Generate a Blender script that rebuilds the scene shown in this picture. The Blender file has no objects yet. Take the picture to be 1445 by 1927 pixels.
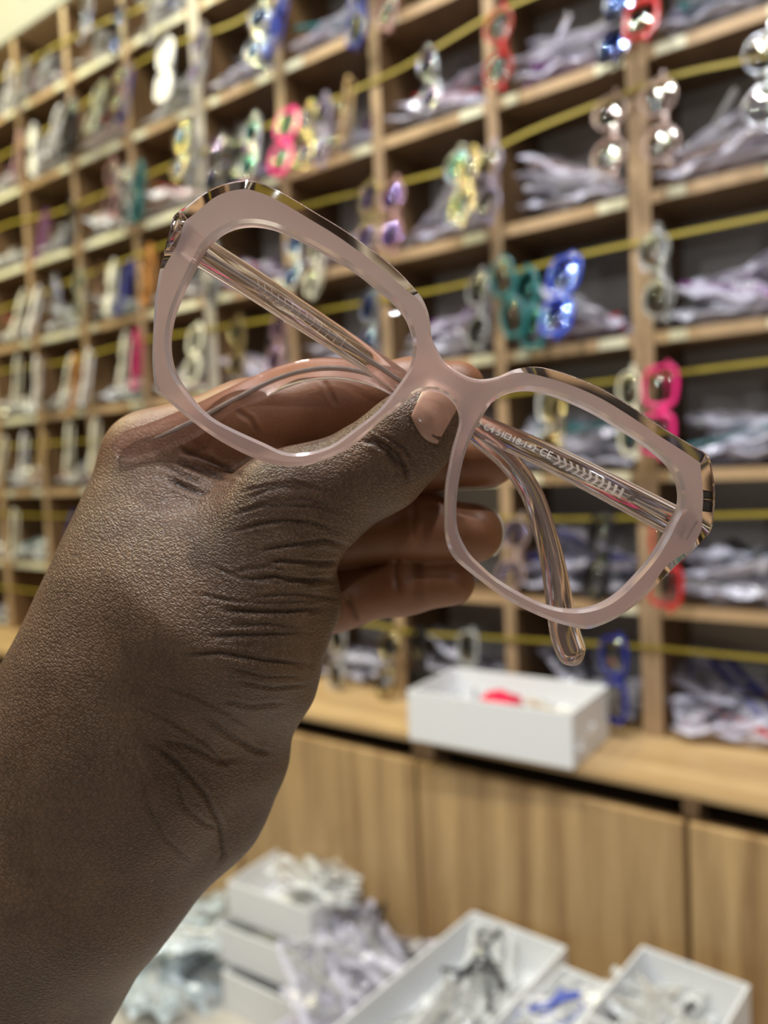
import bpy, bmesh, math, random
import numpy as np
from mathutils import Vector, Matrix
from mathutils.geometry import delaunay_2d_cdt
from mathutils.bvhtree import BVHTree

SC = bpy.context.scene
COL = SC.collection
PI = math.pi

# ------------------------------------------------------------------ camera
CAMLOC = Vector([0.3501,-1.05766,0.02486])
CAMROT = Matrix([[0.803185,0.000414,0.59573],[0.593983,0.075971,-0.800882],[-0.04559,0.99711,0.060773]])
cam_data = bpy.data.cameras.new('camera')
cam = bpy.data.objects.new('camera', cam_data)
COL.objects.link(cam)
cam.matrix_world = Matrix.Translation(CAMLOC) @ CAMROT.to_4x4()
cam_data.sensor_fit = 'VERTICAL'
cam_data.sensor_height = 36.0
cam_data.lens = 36.0 * 1500 / 1927
cam_data.clip_start = 0.01
cam_data.dof.use_dof = True
cam_data.dof.focus_distance = 0.186
cam_data.dof.aperture_fstop = 8.6
SC.camera = cam

# ------------------------------------------------------------------ light
world = bpy.data.worlds.new('world')
SC.world = world
world.use_nodes = True
world.node_tree.nodes['Background'].inputs[0].default_value = (1.0, 0.95, 0.86, 1)
world.node_tree.nodes['Background'].inputs[1].default_value = 0.06
SC.view_settings.view_transform = 'Standard'
SC.view_settings.look = 'None'
SC.view_settings.exposure = 0.0
SC.view_settings.gamma = 1.0
SC.view_settings.use_curve_mapping = False

def lamp(name, loc, target, size, power, colour):
    d = bpy.data.lights.new(name, 'AREA')
    d.shape = 'DISK'
    d.size = size
    d.energy = power
    d.color = colour
    o = bpy.data.objects.new(name, d)
    COL.objects.link(o)
    o.location = loc
    o.rotation_euler = (Vector(target) - Vector(loc)).to_track_quat('-Z', 'Y').to_euler()
    return o
WARM = (1.0, 0.93, 0.50)
COOL = (0.93, 0.96, 1.0)
# round ceiling downlights in a row before the shelves, warm at the left, cool at the right
for lx, lc in ((-2.2, WARM), (-1.55, WARM), (-0.9, (1.0, 0.95, 0.8)), (-0.25, COOL), (0.4, COOL), (1.05, COOL)):
    lamp('overhead_lamp', (lx, -0.78, 1.75), (lx, -0.35, 0.0), 0.045, 16.5 if lx < -1.2 else 12.5, lc)
# two more downlights further back in the shop
lamp('shop_downlight', (-0.4, -2.4, 1.3), (-0.3, 0, 0.0), 0.06, 5, (0.97, 0.97, 1.0))
lamp('overhead_lamp', (-0.05, -0.98, 1.55), (0.05, -0.9, 0.0), 0.07, 13, (1.0, 0.97, 0.92))  # unseen lamp added above the hand to brighten it
lamp('shop_downlight', (1.5, -2.2, 0.9), (0.0, 0, 0.0), 0.06, 3.2, (0.97, 0.97, 1.0))
lamp('shop_downlight', (-2.2, -2.0, 1.2), (-1.0, 0, 0.2), 0.06, 3.2, (1.0, 0.93, 0.72))

for lp in ((-1.2, -2.6, 1.6), (0.7, -2.6, 1.7), (0.25, -1.8, 1.75), (-0.9, -1.75, 1.75)):  # unseen lamps added behind the camera to make glints on the lenses
    lamp('glint_helper_lamp', lp, (-0.4, 0, 0.1), 0.035, 1.6, (0.95, 0.97, 1.0))

# ------------------------------------------------------------------ helpers
def tag(o, label=None, cat=None, group=None, kind=None):
    if label: o['label'] = label
    if cat: o['category'] = cat
    if group: o['group'] = group
    if kind: o['kind'] = kind
    return o

def empty(name, loc=(0, 0, 0), rot=None):
    o = bpy.data.objects.new(name, None)
    COL.objects.link(o)
    o.empty_display_size = 0.02
    if rot is None:
        o.location = loc
    else:
        o.matrix_world = Matrix.Translation(Vector(loc)) @ rot.to_4x4()
    return o

def link(name, me, mat=None, parent=None, loc=None):
    o = bpy.data.objects.new(name, me)
    COL.objects.link(o)
    if mat and not me.materials:
        for m in (mat if isinstance(mat, (list, tuple)) else [mat]):
            me.materials.append(m)
    if parent: o.parent = parent
    if loc is not None: o.location = loc
    return o

def mesh_from(name, verts, faces, smooth=False):
    me = bpy.data.meshes.new(name)
    me.from_pydata([tuple(v) for v in verts], [], [tuple(f) for f in faces])
    me.update()
    if smooth:
        me.shade_smooth()
    return me

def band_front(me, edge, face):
    """pale edge banding on the faces towards the shop, darker laminate elsewhere with cell shade in its colour"""
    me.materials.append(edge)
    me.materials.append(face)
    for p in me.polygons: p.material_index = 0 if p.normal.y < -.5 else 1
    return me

def bm_box(bm, x0, x1, y0, y1, z0, z1, bev=0.0):
    vs = [bm.verts.new((x, y, z)) for z in (z0, z1) for y in (y0, y1) for x in (x0, x1)]
    fs = [(0, 2, 3, 1), (4, 5, 7, 6), (0, 1, 5, 4), (2, 6, 7, 3), (0, 4, 6, 2), (1, 3, 7, 5)]
    faces = [bm.faces.new([vs[i] for i in f]) for f in fs]
    if bev > 0:
        edges = list({e for f in faces for e in f.edges})
        bmesh.ops.bevel(bm, geom=edges, offset=bev, segments=2, affect='EDGES', profile=0.6)

def box_mesh(name, x0, x1, y0, y1, z0, z1, bev=0.0):
    bm = bmesh.new()
    bm_box(bm, x0, x1, y0, y1, z0, z1, bev)
    me = bpy.data.meshes.new(name)
    bm.to_mesh(me)
    bm.free()
    return me

def copy_tree(o, parent=None):
    c = o.copy()
    COL.objects.link(c)
    if parent:
        c.parent = parent
        c.matrix_parent_inverse = o.matrix_parent_inverse.copy()
    for ch in KIDS.get(o.name, []):
        copy_tree(ch, c)
    return c
KIDS = {}
def kids(parent, *objs):
    KIDS.setdefault(parent.name, []).extend(objs)

# ------------------------------------------------------------------ materials
def new_mat(name):
    m = bpy.data.materials.new(name)
    m.use_nodes = True
    nt = m.node_tree
    return m, nt, nt.nodes['Principled BSDF']

def simple(name, col, rough=0.5, metal=0.0, trans=0.0, ior=1.49, spec=0.5):
    m, nt, p = new_mat(name)
    p.inputs['Base Color'].default_value = (*col, 1)
    p.inputs['Roughness'].default_value = rough
    p.inputs['Metallic'].default_value = metal
    p.inputs['Transmission Weight'].default_value = trans
    p.inputs['IOR'].default_value = ior
    p.inputs['Specular IOR Level'].default_value = spec
    return m

def wood(name, dark, light, axis='Z', scale=9.0, rough=0.42):
    m, nt, p = new_mat(name)
    N, L = nt.nodes, nt.links
    tc = N.new('ShaderNodeTexCoord')
    mp = N.new('ShaderNodeMapping')
    s = {'X': (0.12, 1, 1), 'Z': (1, 1, 0.06)}[axis]
    mp.inputs['Scale'].default_value = [v * scale for v in s]
    n1 = N.new('ShaderNodeTexNoise')
    n1.inputs['Scale'].default_value = 2.2
    n1.inputs['Detail'].default_value = 5
    n1.inputs['Roughness'].default_value = 0.55
    n2 = N.new('ShaderNodeTexNoise')
    n2.inputs['Scale'].default_value = 14
    n2.inputs['Detail'].default_value = 3
    mx = N.new('ShaderNodeMath')
    mx.operation = 'MULTIPLY_ADD'
    mx.inputs[1].default_value = 0.3
    cr = N.new('ShaderNodeValToRGB')
    cr.color_ramp.elements[0].position = 0.46
    cr.color_ramp.elements[0].color = (*dark, 1)
    cr.color_ramp.elements[1].position = 0.80
    cr.color_ramp.elements[1].color = (*light, 1)
    L.new(tc.outputs['Object'], mp.inputs[0])
    L.new(mp.outputs[0], n1.inputs['Vector'])
    L.new(mp.outputs[0], n2.inputs['Vector'])
    L.new(n2.outputs[0], mx.inputs[0])
    L.new(n1.outputs[0], mx.inputs[2])
    L.new(mx.outputs[0], cr.inputs[0])
    L.new(cr.outputs[0], p.inputs['Base Color'])
    p.inputs['Roughness'].default_value = rough
    return m

M = {}
M['door_wood'] = wood('door_wood', (0.30, 0.175, 0.072), (0.56, 0.37, 0.17), 'Z', 16)
M['top_wood'] = wood('top_wood', (0.40, 0.25, 0.11), (0.60, 0.41, 0.20), 'X', 9)
M['shelf_wood'] = wood('shelf_wood', (0.35, 0.22, 0.115), (0.52, 0.35, 0.19), 'X', 12)
M['post_wood'] = wood('post_wood', (0.32, 0.205, 0.11), (0.49, 0.335, 0.195), 'Z', 14)
M['shaded_face_wood'] = wood('shaded_face_wood', (0.115, 0.062, 0.024), (0.20, 0.115, 0.050), 'Z', 10)  # dark laminate, part of the cell interior's shade mixed into its colour
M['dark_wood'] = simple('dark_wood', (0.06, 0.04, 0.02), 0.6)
M['grey_panel'] = simple('grey_panel', (0.50, 0.48, 0.44), 0.7)
M['cream_paint'] = simple('cream_paint', (0.36, 0.36, 0.32), 0.6)
M['sticker'] = simple('sticker', (0.80, 0.77, 0.55), 0.5)
M['cord_yellow'] = simple('cord_yellow', (0.38, 0.29, 0.03), 0.5)
M['carton'] = simple('carton', (0.84, 0.85, 0.86), 0.6)

def floor_mat():
    m, nt, p = new_mat('floor_tile')
    N, L = nt.nodes, nt.links
    n = N.new('ShaderNodeTexNoise')
    n.inputs['Scale'].default_value = 6
    n.inputs['Detail'].default_value = 6
    cr = N.new('ShaderNodeValToRGB')
    cr.color_ramp.elements[0].color = (0.42, 0.38, 0.33, 1)
    cr.color_ramp.elements[1].color = (0.60, 0.57, 0.52, 1)
    L.new(n.outputs[0], cr.inputs[0])
    L.new(cr.outputs[0], p.inputs['Base Color'])
    p.inputs['Roughness'].default_value = 0.25
    return m
M['floor'] = floor_mat()

def film_mat(name, tint, lo, hi):
    """crumpled clear film: part see-through, part glossy milky plastic"""
    m, nt, p = new_mat(name)
    N, L = nt.nodes, nt.links
    tr = N.new('ShaderNodeBsdfTransparent')
    mix = N.new('ShaderNodeMixShader')
    tc = N.new('ShaderNodeTexCoord')
    nz = N.new('ShaderNodeTexNoise')
    nz.inputs['Scale'].default_value = 34
    nz.inputs['Detail'].default_value = 3
    mr = N.new('ShaderNodeMapRange')
    mr.inputs['From Min'].default_value = 0.38
    mr.inputs['From Max'].default_value = 0.62
    mr.inputs['To Min'].default_value = lo
    mr.inputs['To Max'].default_value = hi
    sx = N.new('ShaderNodeSeparateXYZ')
    L.new(tc.outputs['Generated'], sx.inputs[0])
    ab = N.new('ShaderNodeMath'); ab.operation = 'PINGPONG'; ab.inputs[1].default_value = .5
    L.new(sx.outputs['Y'], ab.inputs[0])
    se = N.new('ShaderNodeMapRange')                     # welded seams along both long edges
    se.inputs['From Min'].default_value = .17; se.inputs['From Max'].default_value = .12
    se.inputs['To Max'].default_value = .62
    L.new(ab.outputs[0], se.inputs[0])
    mxs = N.new('ShaderNodeMath'); mxs.operation = 'MAXIMUM'
    L.new(mr.outputs[0], mxs.inputs[0]); L.new(se.outputs[0], mxs.inputs[1])
    bp = N.new('ShaderNodeBump')
    bp.inputs['Strength'].default_value = 0.7
    bp.inputs['Distance'].default_value = 0.004
    L.new(tc.outputs['Object'], nz.inputs['Vector'])
    L.new(nz.outputs[0], mr.inputs[0])
    L.new(nz.outputs[0], bp.inputs['Height'])
    L.new(bp.outputs[0], p.inputs['Normal'])
    L.new(mxs.outputs[0], mix.inputs[0])
    L.new(tr.outputs[0], mix.inputs[1])
    L.new(p.outputs[0], mix.inputs[2])
    L.new(mix.outputs[0], N['Material Output'].inputs[0])
    p.inputs['Base Color'].default_value = (*tint, 1)
    p.inputs['Roughness'].default_value = 0.16
    p.inputs['Specular IOR Level'].default_value = 0.8
    return m
M['film_lilac'] = film_mat('film_lilac', (0.76, 0.74, 0.88), 0.02, 0.30)
M['film_white'] = film_mat('film_white', (0.82, 0.84, 0.85), 0.02, 0.30)
M['film_blue'] = film_mat('film_blue', (0.72, 0.82, 0.88), 0.05, 0.45)

def lens_mat(name, gloss, tint=(0.985, 0.985, 0.985), r0=0.05):
    m, nt, p = new_mat(name)
    N, L = nt.nodes, nt.links
    N.remove(p)
    tr = N.new('ShaderNodeBsdfTransparent')
    tr.inputs[0].default_value = (*tint, 1)
    gl = N.new('ShaderNodeBsdfGlossy')
    gl.inputs['Color'].default_value = (*gloss, 1)
    gl.inputs['Roughness'].default_value = 0.02
    lw = N.new('ShaderNodeFresnel')
    lw.inputs['IOR'].default_value = 1.5
    mu = N.new('ShaderNodeMath')
    mu.operation = 'MULTIPLY'
    mu.inputs[1].default_value = r0 / 0.04
    mix = N.new('ShaderNodeMixShader')
    L.new(lw.outputs[0], mu.inputs[0])
    L.new(mu.outputs[0], mix.inputs[0])
    L.new(tr.outputs[0], mix.inputs[1])
    L.new(gl.outputs[0], mix.inputs[2])
    L.new(mix.outputs[0], N['Material Output'].inputs[0])
    return m
M['lens'] = lens_mat('demo_lens', (1, 1, 1), (0.985, 0.98, 0.975), 0.003)
LENS = {'clear': lens_mat('coated_lens_clear', (1.0, 0.97, 0.85), (0.93, 0.93, 0.92), 0.065),
        'blue': lens_mat('coated_lens_blue', (0.30, 0.42, 1.0), (0.92, 0.92, 0.93), 0.11),
        'violet': lens_mat('coated_lens_violet', (0.62, 0.45, 1.0), (0.93, 0.92, 0.93), 0.10),
        'teal': lens_mat('coated_lens_teal', (0.20, 0.85, 0.85), (0.92, 0.94, 0.93), 0.10)}
LENS['milky'] = simple('milky_sheen_lens', (0.84, 0.82, 0.70), .12)  # opaque cream stands in for warm reflections, also for plastic-covered lenses
RIM = {}
for nm, col, rg, mt, tr in (
        ('white', (0.88, 0.87, 0.84), .2, 0, 0), ('grey', (0.45, 0.45, 0.44), .2, 0, .3), ('black', (0.012, 0.012, 0.014), .12, 0, 0),
        ('silver', (0.72, 0.73, 0.76), .18, 1, 0), ('clear', (0.93, 0.92, 0.88), .15, 0, .7), ('blue', (0.03, 0.08, 0.55), .12, 0, .15),
        ('navy', (0.02, 0.03, 0.24), .12, 0, 0), ('rose', (0.80, 0.48, 0.44), .15, 0, .4), ('red', (0.62, 0.03, 0.03), .12, 0, .15),
        ('olive', (0.62, 0.62, 0.42), .15, 0, .45), ('brown', (0.22, 0.11, 0.06), .2, .4, 0), ('teal', (0.03, 0.20, 0.20), .12, 0, .15),
        ('gold', (0.80, 0.62, 0.28), .16, 1, 0), ('purple', (0.22, 0.03, 0.24), .15, 0, .1), ('hotpink', (0.86, 0.03, 0.21), .15, 0, 0),
        ('lilac', (0.74, 0.66, 0.84), .2, 0, .65), ('tan', (0.60, 0.40, 0.16), .2, 0, .1), ('peach', (0.92, 0.70, 0.62), .2, 0, .65),
        ('cream', (0.90, 0.86, 0.66), .18, 0, .1), ('orange', (0.85, 0.36, 0.07), .15, 0, .2)):
    RIM[nm] = simple('rim_' + nm, col, rg, mt, tr)

# ================================================================== the setting
X_LEFT, X_RIGHT = -3.4, 1.6
S = 0.18                                                # cell pitch
FLOOR_Z = -0.785
COUNTER_Z = -2 * S
POSTX = [0.0,-0.2104,-0.4156,-0.6208,-0.8312,-1.0415,-1.2468,-1.452,-1.6572,-1.8625,-2.0677,-2.2729,-2.4782]
CW = 0.20523

def struct(name, me, mat):
    o = link(name, me, mat)
    o['kind'] = 'structure'
    return o
struct('floor', box_mesh('floor', X_LEFT, X_RIGHT, -2.6, 0.2, FLOOR_Z - 0.05, FLOOR_Z), M['floor'])
struct('wall_back', box_mesh('wall_back', X_LEFT, X_RIGHT, 0.165, 0.30, FLOOR_Z, 2.2), M['cream_paint'])
struct('trim_1', box_mesh('trim_1', X_LEFT, X_RIGHT, -0.004, 0.16, 1.053, 1.105, 0.002), M['cream_paint'])
# cream tiles above the shelving, with open joints
tiles = empty('wall_tiles', (0, 0.15, 1.107))
tag(tiles, kind='structure')
tiles.name = 'trim_2'
tile_me = box_mesh('tile', 0.002, 0.295, -0.13, 0.012, 0.0, 0.30, 0.002)
for i in range(14):
    t = link('tile', tile_me, M['cream_paint'], tiles, (-3.2 + 0.297 * i, 0, 0))

# ---- shelving units: four columns each, rows from the counter to the top
def unit_x(k):
    """centre X of post k, counted to the left from the wide double post (k=0)"""
    if k >= 0: return POSTX[k]
    return -k * CW * 1.0125
ROWS = list(range(-2, 6))
TOPZ = 1.05
PT = 0.0185                                             # panel thickness
post_me = box_mesh('side_panel', -PT / 2, PT / 2, 0.0, 0.14, COUNTER_Z, TOPZ, 0.0012)
halfpost_me = box_mesh('side_panel', -0.0068, 0.0068, 0.0, 0.14, COUNTER_Z, TOPZ, 0.0012)
band_front(post_me, M['post_wood'], M['shaded_face_wood'])
band_front(halfpost_me, M['post_wood'], M['shaded_face_wood'])
pale_me = halfpost_me.copy()
pale_me.materials[0] = simple('pale_edge', (0.50, 0.45, 0.37), .3)
sticker_me = box_mesh('price_label', -0.019, 0.019, -0.0012, 0.0, -0.0065, 0.0065)
sticker_l = box_mesh('price_label', -0.075, 0.075, -0.0012, 0.0, -0.0068, 0.0068)
sticker_s = box_mesh('price_label', -0.011, 0.011, -0.0012, 0.0, -0.0065, 0.0065)
rnd = random.Random(5)
UNITS = [(8, 12, 'tall wooden pigeonhole shelving unit at the far left, mostly cut off by the picture edge'),
         (4, 8, 'wooden pigeonhole shelving unit behind the wrist, left of the pale double post'),
         (0, 4, 'wooden pigeonhole shelving unit in the middle, behind the held spectacles'),
         (-4, 0, 'wooden pigeonhole shelving unit at the right edge, right of the wide double post')]
shelf_cache = {}
for k0, k1, lab in UNITS:
    xr, xl = unit_x(k0), unit_x(k1)
    U = empty('shelving_unit', ((xl + xr) / 2, 0, COUNTER_Z))
    tag(U, lab, 'shelving unit', 'shelving units')
    ox, oz = (xl + xr) / 2, COUNTER_Z
    parent_off = Vector((-ox, 0, -oz))
    for k in range(k0, k1 + 1):
        x = unit_x(k)
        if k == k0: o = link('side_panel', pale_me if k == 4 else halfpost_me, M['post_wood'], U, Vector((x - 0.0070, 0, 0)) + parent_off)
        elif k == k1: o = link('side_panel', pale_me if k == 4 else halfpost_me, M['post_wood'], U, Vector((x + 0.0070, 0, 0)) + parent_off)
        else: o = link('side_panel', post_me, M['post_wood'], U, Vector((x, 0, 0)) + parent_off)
    link('back_panel', box_mesh('back_panel', xl + 0.002, xr - 0.002, 0.141, 0.149, COUNTER_Z, TOPZ), M['grey_panel'], U, parent_off)
    link('top_board', box_mesh('top_board', xl, xr, 0.0, 0.15, TOPZ - 0.0005, TOPZ + 0.002), M['shelf_wood'], U, parent_off)
    for k in range(k0, k1):
        a = unit_x(k + 1) + (0.014 if k + 1 == k1 else PT / 2)
        b = unit_x(k) - (0.014 if k == k0 else PT / 2)
        for r in ROWS:
            if r == -2: continue
            key = round(b - a, 4)
            if key not in shelf_cache:
                shelf_cache[key] = box_mesh('shelf_board', -key / 2, key / 2, 0.0015, 0.14, -0.016, 0.0, 0.001)
                band_front(shelf_cache[key], M['shelf_wood'], M['shaded_face_wood'])
            z = r * S
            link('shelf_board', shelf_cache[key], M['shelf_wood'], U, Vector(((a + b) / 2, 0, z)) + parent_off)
            if k >= 4 and rnd.random() < .6:
                link('price_label', sticker_l, M['sticker'], U, Vector(((a + b) / 2 + rnd.uniform(-.01, .01), 0.0014, z - 0.008)) + parent_off)
                continue
            if rnd.random() < 0.9:
                link('price_label', sticker_me, M['sticker'], U, Vector((b - 0.022 - rnd.random() * 0.008, 0.0014, z - 0.008)) + parent_off)
            if rnd.random() < 0.65:
                link('price_label', sticker_s if rnd.random() < 0.6 else sticker_me, M['sticker'], U, Vector((a + 0.021 + rnd.random() * 0.012, 0.0014, z - 0.008)) + parent_off)

# ---- the continuous counter and the cabinets below
top_o = link('countertop', box_mesh('countertop', X_LEFT, X_RIGHT, -0.150, 0.16, COUNTER_Z - 0.013, COUNTER_Z, 0.004), M['top_wood'])
tag(top_o, 'long light wooden countertop running under the shelving, white box on it', 'countertop')
DOORX = [-0.292 + 0.375 * i for i in range(-8, 5)]
cab_labels = {-1.042: 'wooden base cabinet behind the wrist and the stacked white floor boxes',
              -0.292: 'wooden base cabinet under the white counter box, behind the open floor boxes',
              -1.792: 'wooden base cabinet hidden behind the forearm, left of the one at the wrist',
              -2.542: 'wooden base cabinet beyond the left picture edge, second past the wrist',
              -3.292: 'wooden base cabinet at the far left end of the counter, out of sight',
              0.458: 'wooden base cabinet beyond the right edge of the picture'}
i = 0
while i + 2 < len(DOORX):
    xa, xb = DOORX[i], DOORX[i + 2]
    c = empty('base_cabinet', ((xa + xb) / 2, 0, FLOOR_Z))
    off = Vector((-(xa + xb) / 2, 0, -FLOOR_Z))
    lab = min(cab_labels.items(), key=lambda kv: abs(kv[0] - xa))[1]
    tag(c, lab, 'cabinet', 'base cabinets under the counter')
    bm = bmesh.new()
    zt, zb = COUNTER_Z - 0.0135, FLOOR_Z
    bm_box(bm, xa + 0.001, xa + 0.018, -0.127, 0.155, zb, zt)
    bm_box(bm, xb - 0.018, xb - 0.001, -0.127, 0.155, zb, zt)
    bm_box(bm, xa + 0.018, xb - 0.018, 0.14, 0.155, zb, zt)
    bm_box(bm, xa + 0.018, xb - 0.018, -0.10, 0.14, zb + 0.01, zb + 0.026)
    bm_box(bm, (xa + xb) / 2 - 0.009, (xa + xb) / 2 + 0.009, -0.127, 0.14, zb + 0.026, zt)
    me = bpy.data.meshes.new('carcass')
    bm.to_mesh(me)
    bm.free()
    link('carcass', me, M['post_wood'], c, off)
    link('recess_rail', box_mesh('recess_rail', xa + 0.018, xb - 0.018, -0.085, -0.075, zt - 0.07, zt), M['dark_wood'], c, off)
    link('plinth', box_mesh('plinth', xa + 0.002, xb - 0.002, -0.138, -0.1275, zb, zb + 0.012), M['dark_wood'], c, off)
    for q in (0, 1):
        a = xa + 0.375 * q + 0.003
        link('door', box_mesh('door', a, a + 0.369, -0.147, -0.128, zb + 0.014, -0.402, 0.003), M['door_wood'], c, off)
    i += 2

# ---- cords strung across the rows
CORDS = {5: [(-2.2, 1.0), (-1.5, .98), (-1.284, .975), (-1.09, .961), (-.985, .944), (-.75, .955), (-.4, .96), (.9, .97)],
         4: [(-2.2, .80), (-1.5, .804), (-1.26, .816), (-1.01, .845), (-.88, .845), (-.733, .827), (-.3, .83), (.9, .84)],
         3: [(-2.2, .64), (-1.51, .641), (-1.31, .624), (-1.05, .625), (-.484, .628), (-.356, .633), (-.198, .655), (.9, .66)],
         2: [(-2.2, .43), (-1.44, .452), (-1.26, .467), (-.964, .48), (-.517, .47), (-.269, .459), (-.147, .479), (.049, .492), (.156, .48), (.9, .47)],
         1: [(-2.2, .30), (-1.56, .299), (-1.33, .289), (-1.05, .305), (-.6, .29), (-.296, .288), (-.075, .296), (.153, .296), (.9, .29)],
         0: [(-2.2, .12), (-1.487, .111), (-1.166, .103), (-.6, .13), (-.2, .12), (.041, .123), (.15, .125), (.9, .12)],
         -1: [(-2.2, -.06), (-1.584, -.061), (-1.37, -.063), (-.118, -.064), (.148, -.058), (.9, -.06)],
         -2: [(-2.2, -.25), (-1.586, -.252), (-.463, -.245), (-.383, -.254), (-.264, -.249), (-.124, -.242), (-.009, -.236), (.145, -.236), (.9, -.24)]}
ORD = {5: 'top', 4: 'second', 3: 'third', 2: 'fourth', 1: 'fifth', 0: 'sixth', -1: 'seventh', -2: 'lowest'}
def cord_z(r, x):
    c = CORDS[r]
    for (x0, z0), (x1, z1) in zip(c, c[1:]):
        if x0 <= x <= x1: return z0 + (z1 - z0) * (x - x0) / (x1 - x0)
    return c[-1][1]
for r, pts in CORDS.items():
    vs, fs = [], []
    x = -2.2
    n = 0
    while x <= 0.9:
        z = cord_z(r, x) + 0.0012 * math.sin(x * 9 + r)
        tw = 0.25 * math.sin(x * 5 + r)
        for dy, dz in ((-.0008, -.0026), (-.0008, .0026), (.0008, .0026), (.0008, -.0026)):
            vs.append((x, -0.0035 + dy + tw * dz * .3, z + dz))
        if n:
            b = 4 * n
            for q in range(4):
                fs.append((b - 4 + q, b - 4 + (q + 1) % 4, b + (q + 1) % 4, b + q))
        x += 0.04
        n += 1
    fs += [(0, 1, 2, 3), (4 * n - 1, 4 * n - 2, 4 * n - 3, 4 * n - 4)]
    o = link('cord', mesh_from('cord', vs, fs), M['cord_yellow'])
    tag(o, 'flat yellow plastic cord strung along the %s row of pigeonholes' % ORD[r], 'cord', 'cords across the shelving')

# ================================================================== spectacles on the cords
def lens_outline(style, n=28):
    w, h, e = {'square': (.025, .0195, 4.2), 'cat': (.0255, .020, 3.0), 'round': (.0235, .0225, 2.0),
               'metal': (.0245, .019, 2.8), 'slim': (.0245, .0165, 2.6)}[style]
    out = []
    for i in range(n):
        a = 2 * PI * i / n
        c, s = math.cos(a), math.sin(a)
        x = w * math.copysign(abs(c) ** (2 / e), c)
        z = h * math.copysign(abs(s) ** (2 / e), s)
        if style == 'cat' and s > 0: z += 0.004 * max(0, c) * s
        if style in ('square', 'metal') and s < 0: x *= 1 - 0.10 * abs(s)
        out.append((x, z))
    return out
RIMW = {'square': .0050, 'cat': .0066, 'round': .0027, 'metal': .0016, 'slim': .0034}
def front_mesh(style):
    """two rims, bridge and end pieces as one moulding; width along X, lenses face -Y"""
    ol = lens_outline(style)
    n = len(ol)
    rw = RIMW[style]
    t = .0036 if style not in ('metal',) else .0018
    bm = bmesh.new()
    for sgn in (-1, 1):
        cx = sgn * .034
        rings = []
        prof = ((0, -.30), (.25, -.5), (.75, -.5), (1, -.25), (1, .3), (.7, .5), (.2, .5), (0, .3))
        for (f, d) in prof:
            ring = []
            for i, (x, z) in enumerate(ol):
                l = math.hypot(x, z)
                top = 1.35 if (style in ('cat', 'square') and z > 0) else 1.0
                k = 1 + rw * f * top / l
                ring.append(bm.verts.new((cx + sgn * x * k, d * t - 6 * (sgn * x + cx) ** 2 * .06 + .0, z * k)))
            rings.append(ring)
        for a in range(len(rings)):
            A, B = rings[a], rings[(a + 1) % len(rings)]
            for i in range(n):
                f = (A[i], A[(i + 1) % n], B[(i + 1) % n], B[i])
                bm.faces.new(f if sgn > 0 else f[::-1])
    bw = .0030 if style != 'metal' else .0012
    bm_box(bm, -.0115, .0115, -t * .4, t * .4, .004, .004 + 2.2 * bw, 0.0006)
    for sgn in (-1, 1):
        xe = sgn * (.0595 + rw * .5)
        bm_box(bm, min(xe, xe + sgn * .0085), max(xe, xe + sgn * .0085), -.002, .0055, .006, .006 + (.006 if style != 'metal' else .003), 0.0006)
        # nose pads
        bm_box(bm, min(sgn * .0095, sgn * .0062), max(sgn * .0095, sgn * .0062), .001, .005, -.010, -.002, 0.0008)
    bmesh.ops.recalc_face_normals(bm, faces=bm.faces[:])
    me = bpy.data.meshes.new('front')
    bm.to_mesh(me)
    bm.free()
    me.shade_smooth()
    return me
def lens_mesh(style, sgn):
    ol = lens_outline(style)
    n = len(ol)
    cx = sgn * .034
    vs, fs = [], []
    for side in (0, 1):
        base = len(vs)
        vs.append((cx, -.0042 + .0012 * side, 0))
        for f in (.35, .7, .985):
            for x, z in ol:
                r2 = (x * f) ** 2 + (z * f) ** 2
                vs.append((cx + sgn * x * f, -.0042 + .0012 * side + r2 * 8.0, z * f))
        for i in range(n):
            j = (i + 1) % n
            tri = (base, base + 1 + i, base + 1 + j)
            fs.append(tri if (sgn > 0) ^ (side == 1) else tri[::-1])
            for b in (0, 1):
                q = (base + 1 + b * n + i, base + 1 + b * n + n + i, base + 1 + b * n + n + j, base + 1 + b * n + j)
                fs.append(q if (sgn > 0) ^ (side == 1) else q[::-1])
    me = mesh_from('lens', vs, fs, True)
    return me
def temple_mesh(style, sgn):
    """folded arm lying behind the front"""
    wz = {'metal': .0018, 'slim': .0034, 'round': .003, 'square': .0046, 'cat': .0052}[style]
    y0 = .0075 if sgn > 0 else .0125
    path = [(.064, y0 - .004, .009), (.060, y0, .009), (.02, y0 + .002, .0085), (-.03, y0 + .004, .008), (-.046, y0 + .004, .003), (-.056, y0 + .004, -.012), (-.060, y0 + .004, -.024)]
    vs, fs = [], []
    for k, (x, y, z) in enumerate(path):
        wv = wz * (1.0 if k < 4 else .85 if k < 6 else .6)
        if k < len(path) - 1: dx, dz = path[k + 1][0] - x, path[k + 1][2] - z
        L = math.hypot(dx, dz)
        nx, nz = -dz / L, dx / L
        for a in range(8):
            ca, sa = math.cos(a * PI / 4), math.sin(a * PI / 4)
            vs.append((sgn * (x + nx * wv * ca * .6), y + sa * .0011, z + nz * wv * ca * .6))
        if k:
            b = 8 * k
            for a in range(8):
                q = (b - 8 + a, b - 8 + (a + 1) % 8, b + (a + 1) % 8, b + a)
                fs.append(q)
    fs += [tuple(range(8))[::-1], tuple(range(len(vs) - 8, len(vs)))]
    me = mesh_from('temple', vs, fs, True)
    bm = bmesh.new(); bm.from_mesh(me)
    bmesh.ops.recalc_face_normals(bm, faces=bm.faces[:]); bm.to_mesh(me); bm.free()
    return me
STY = {}
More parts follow.
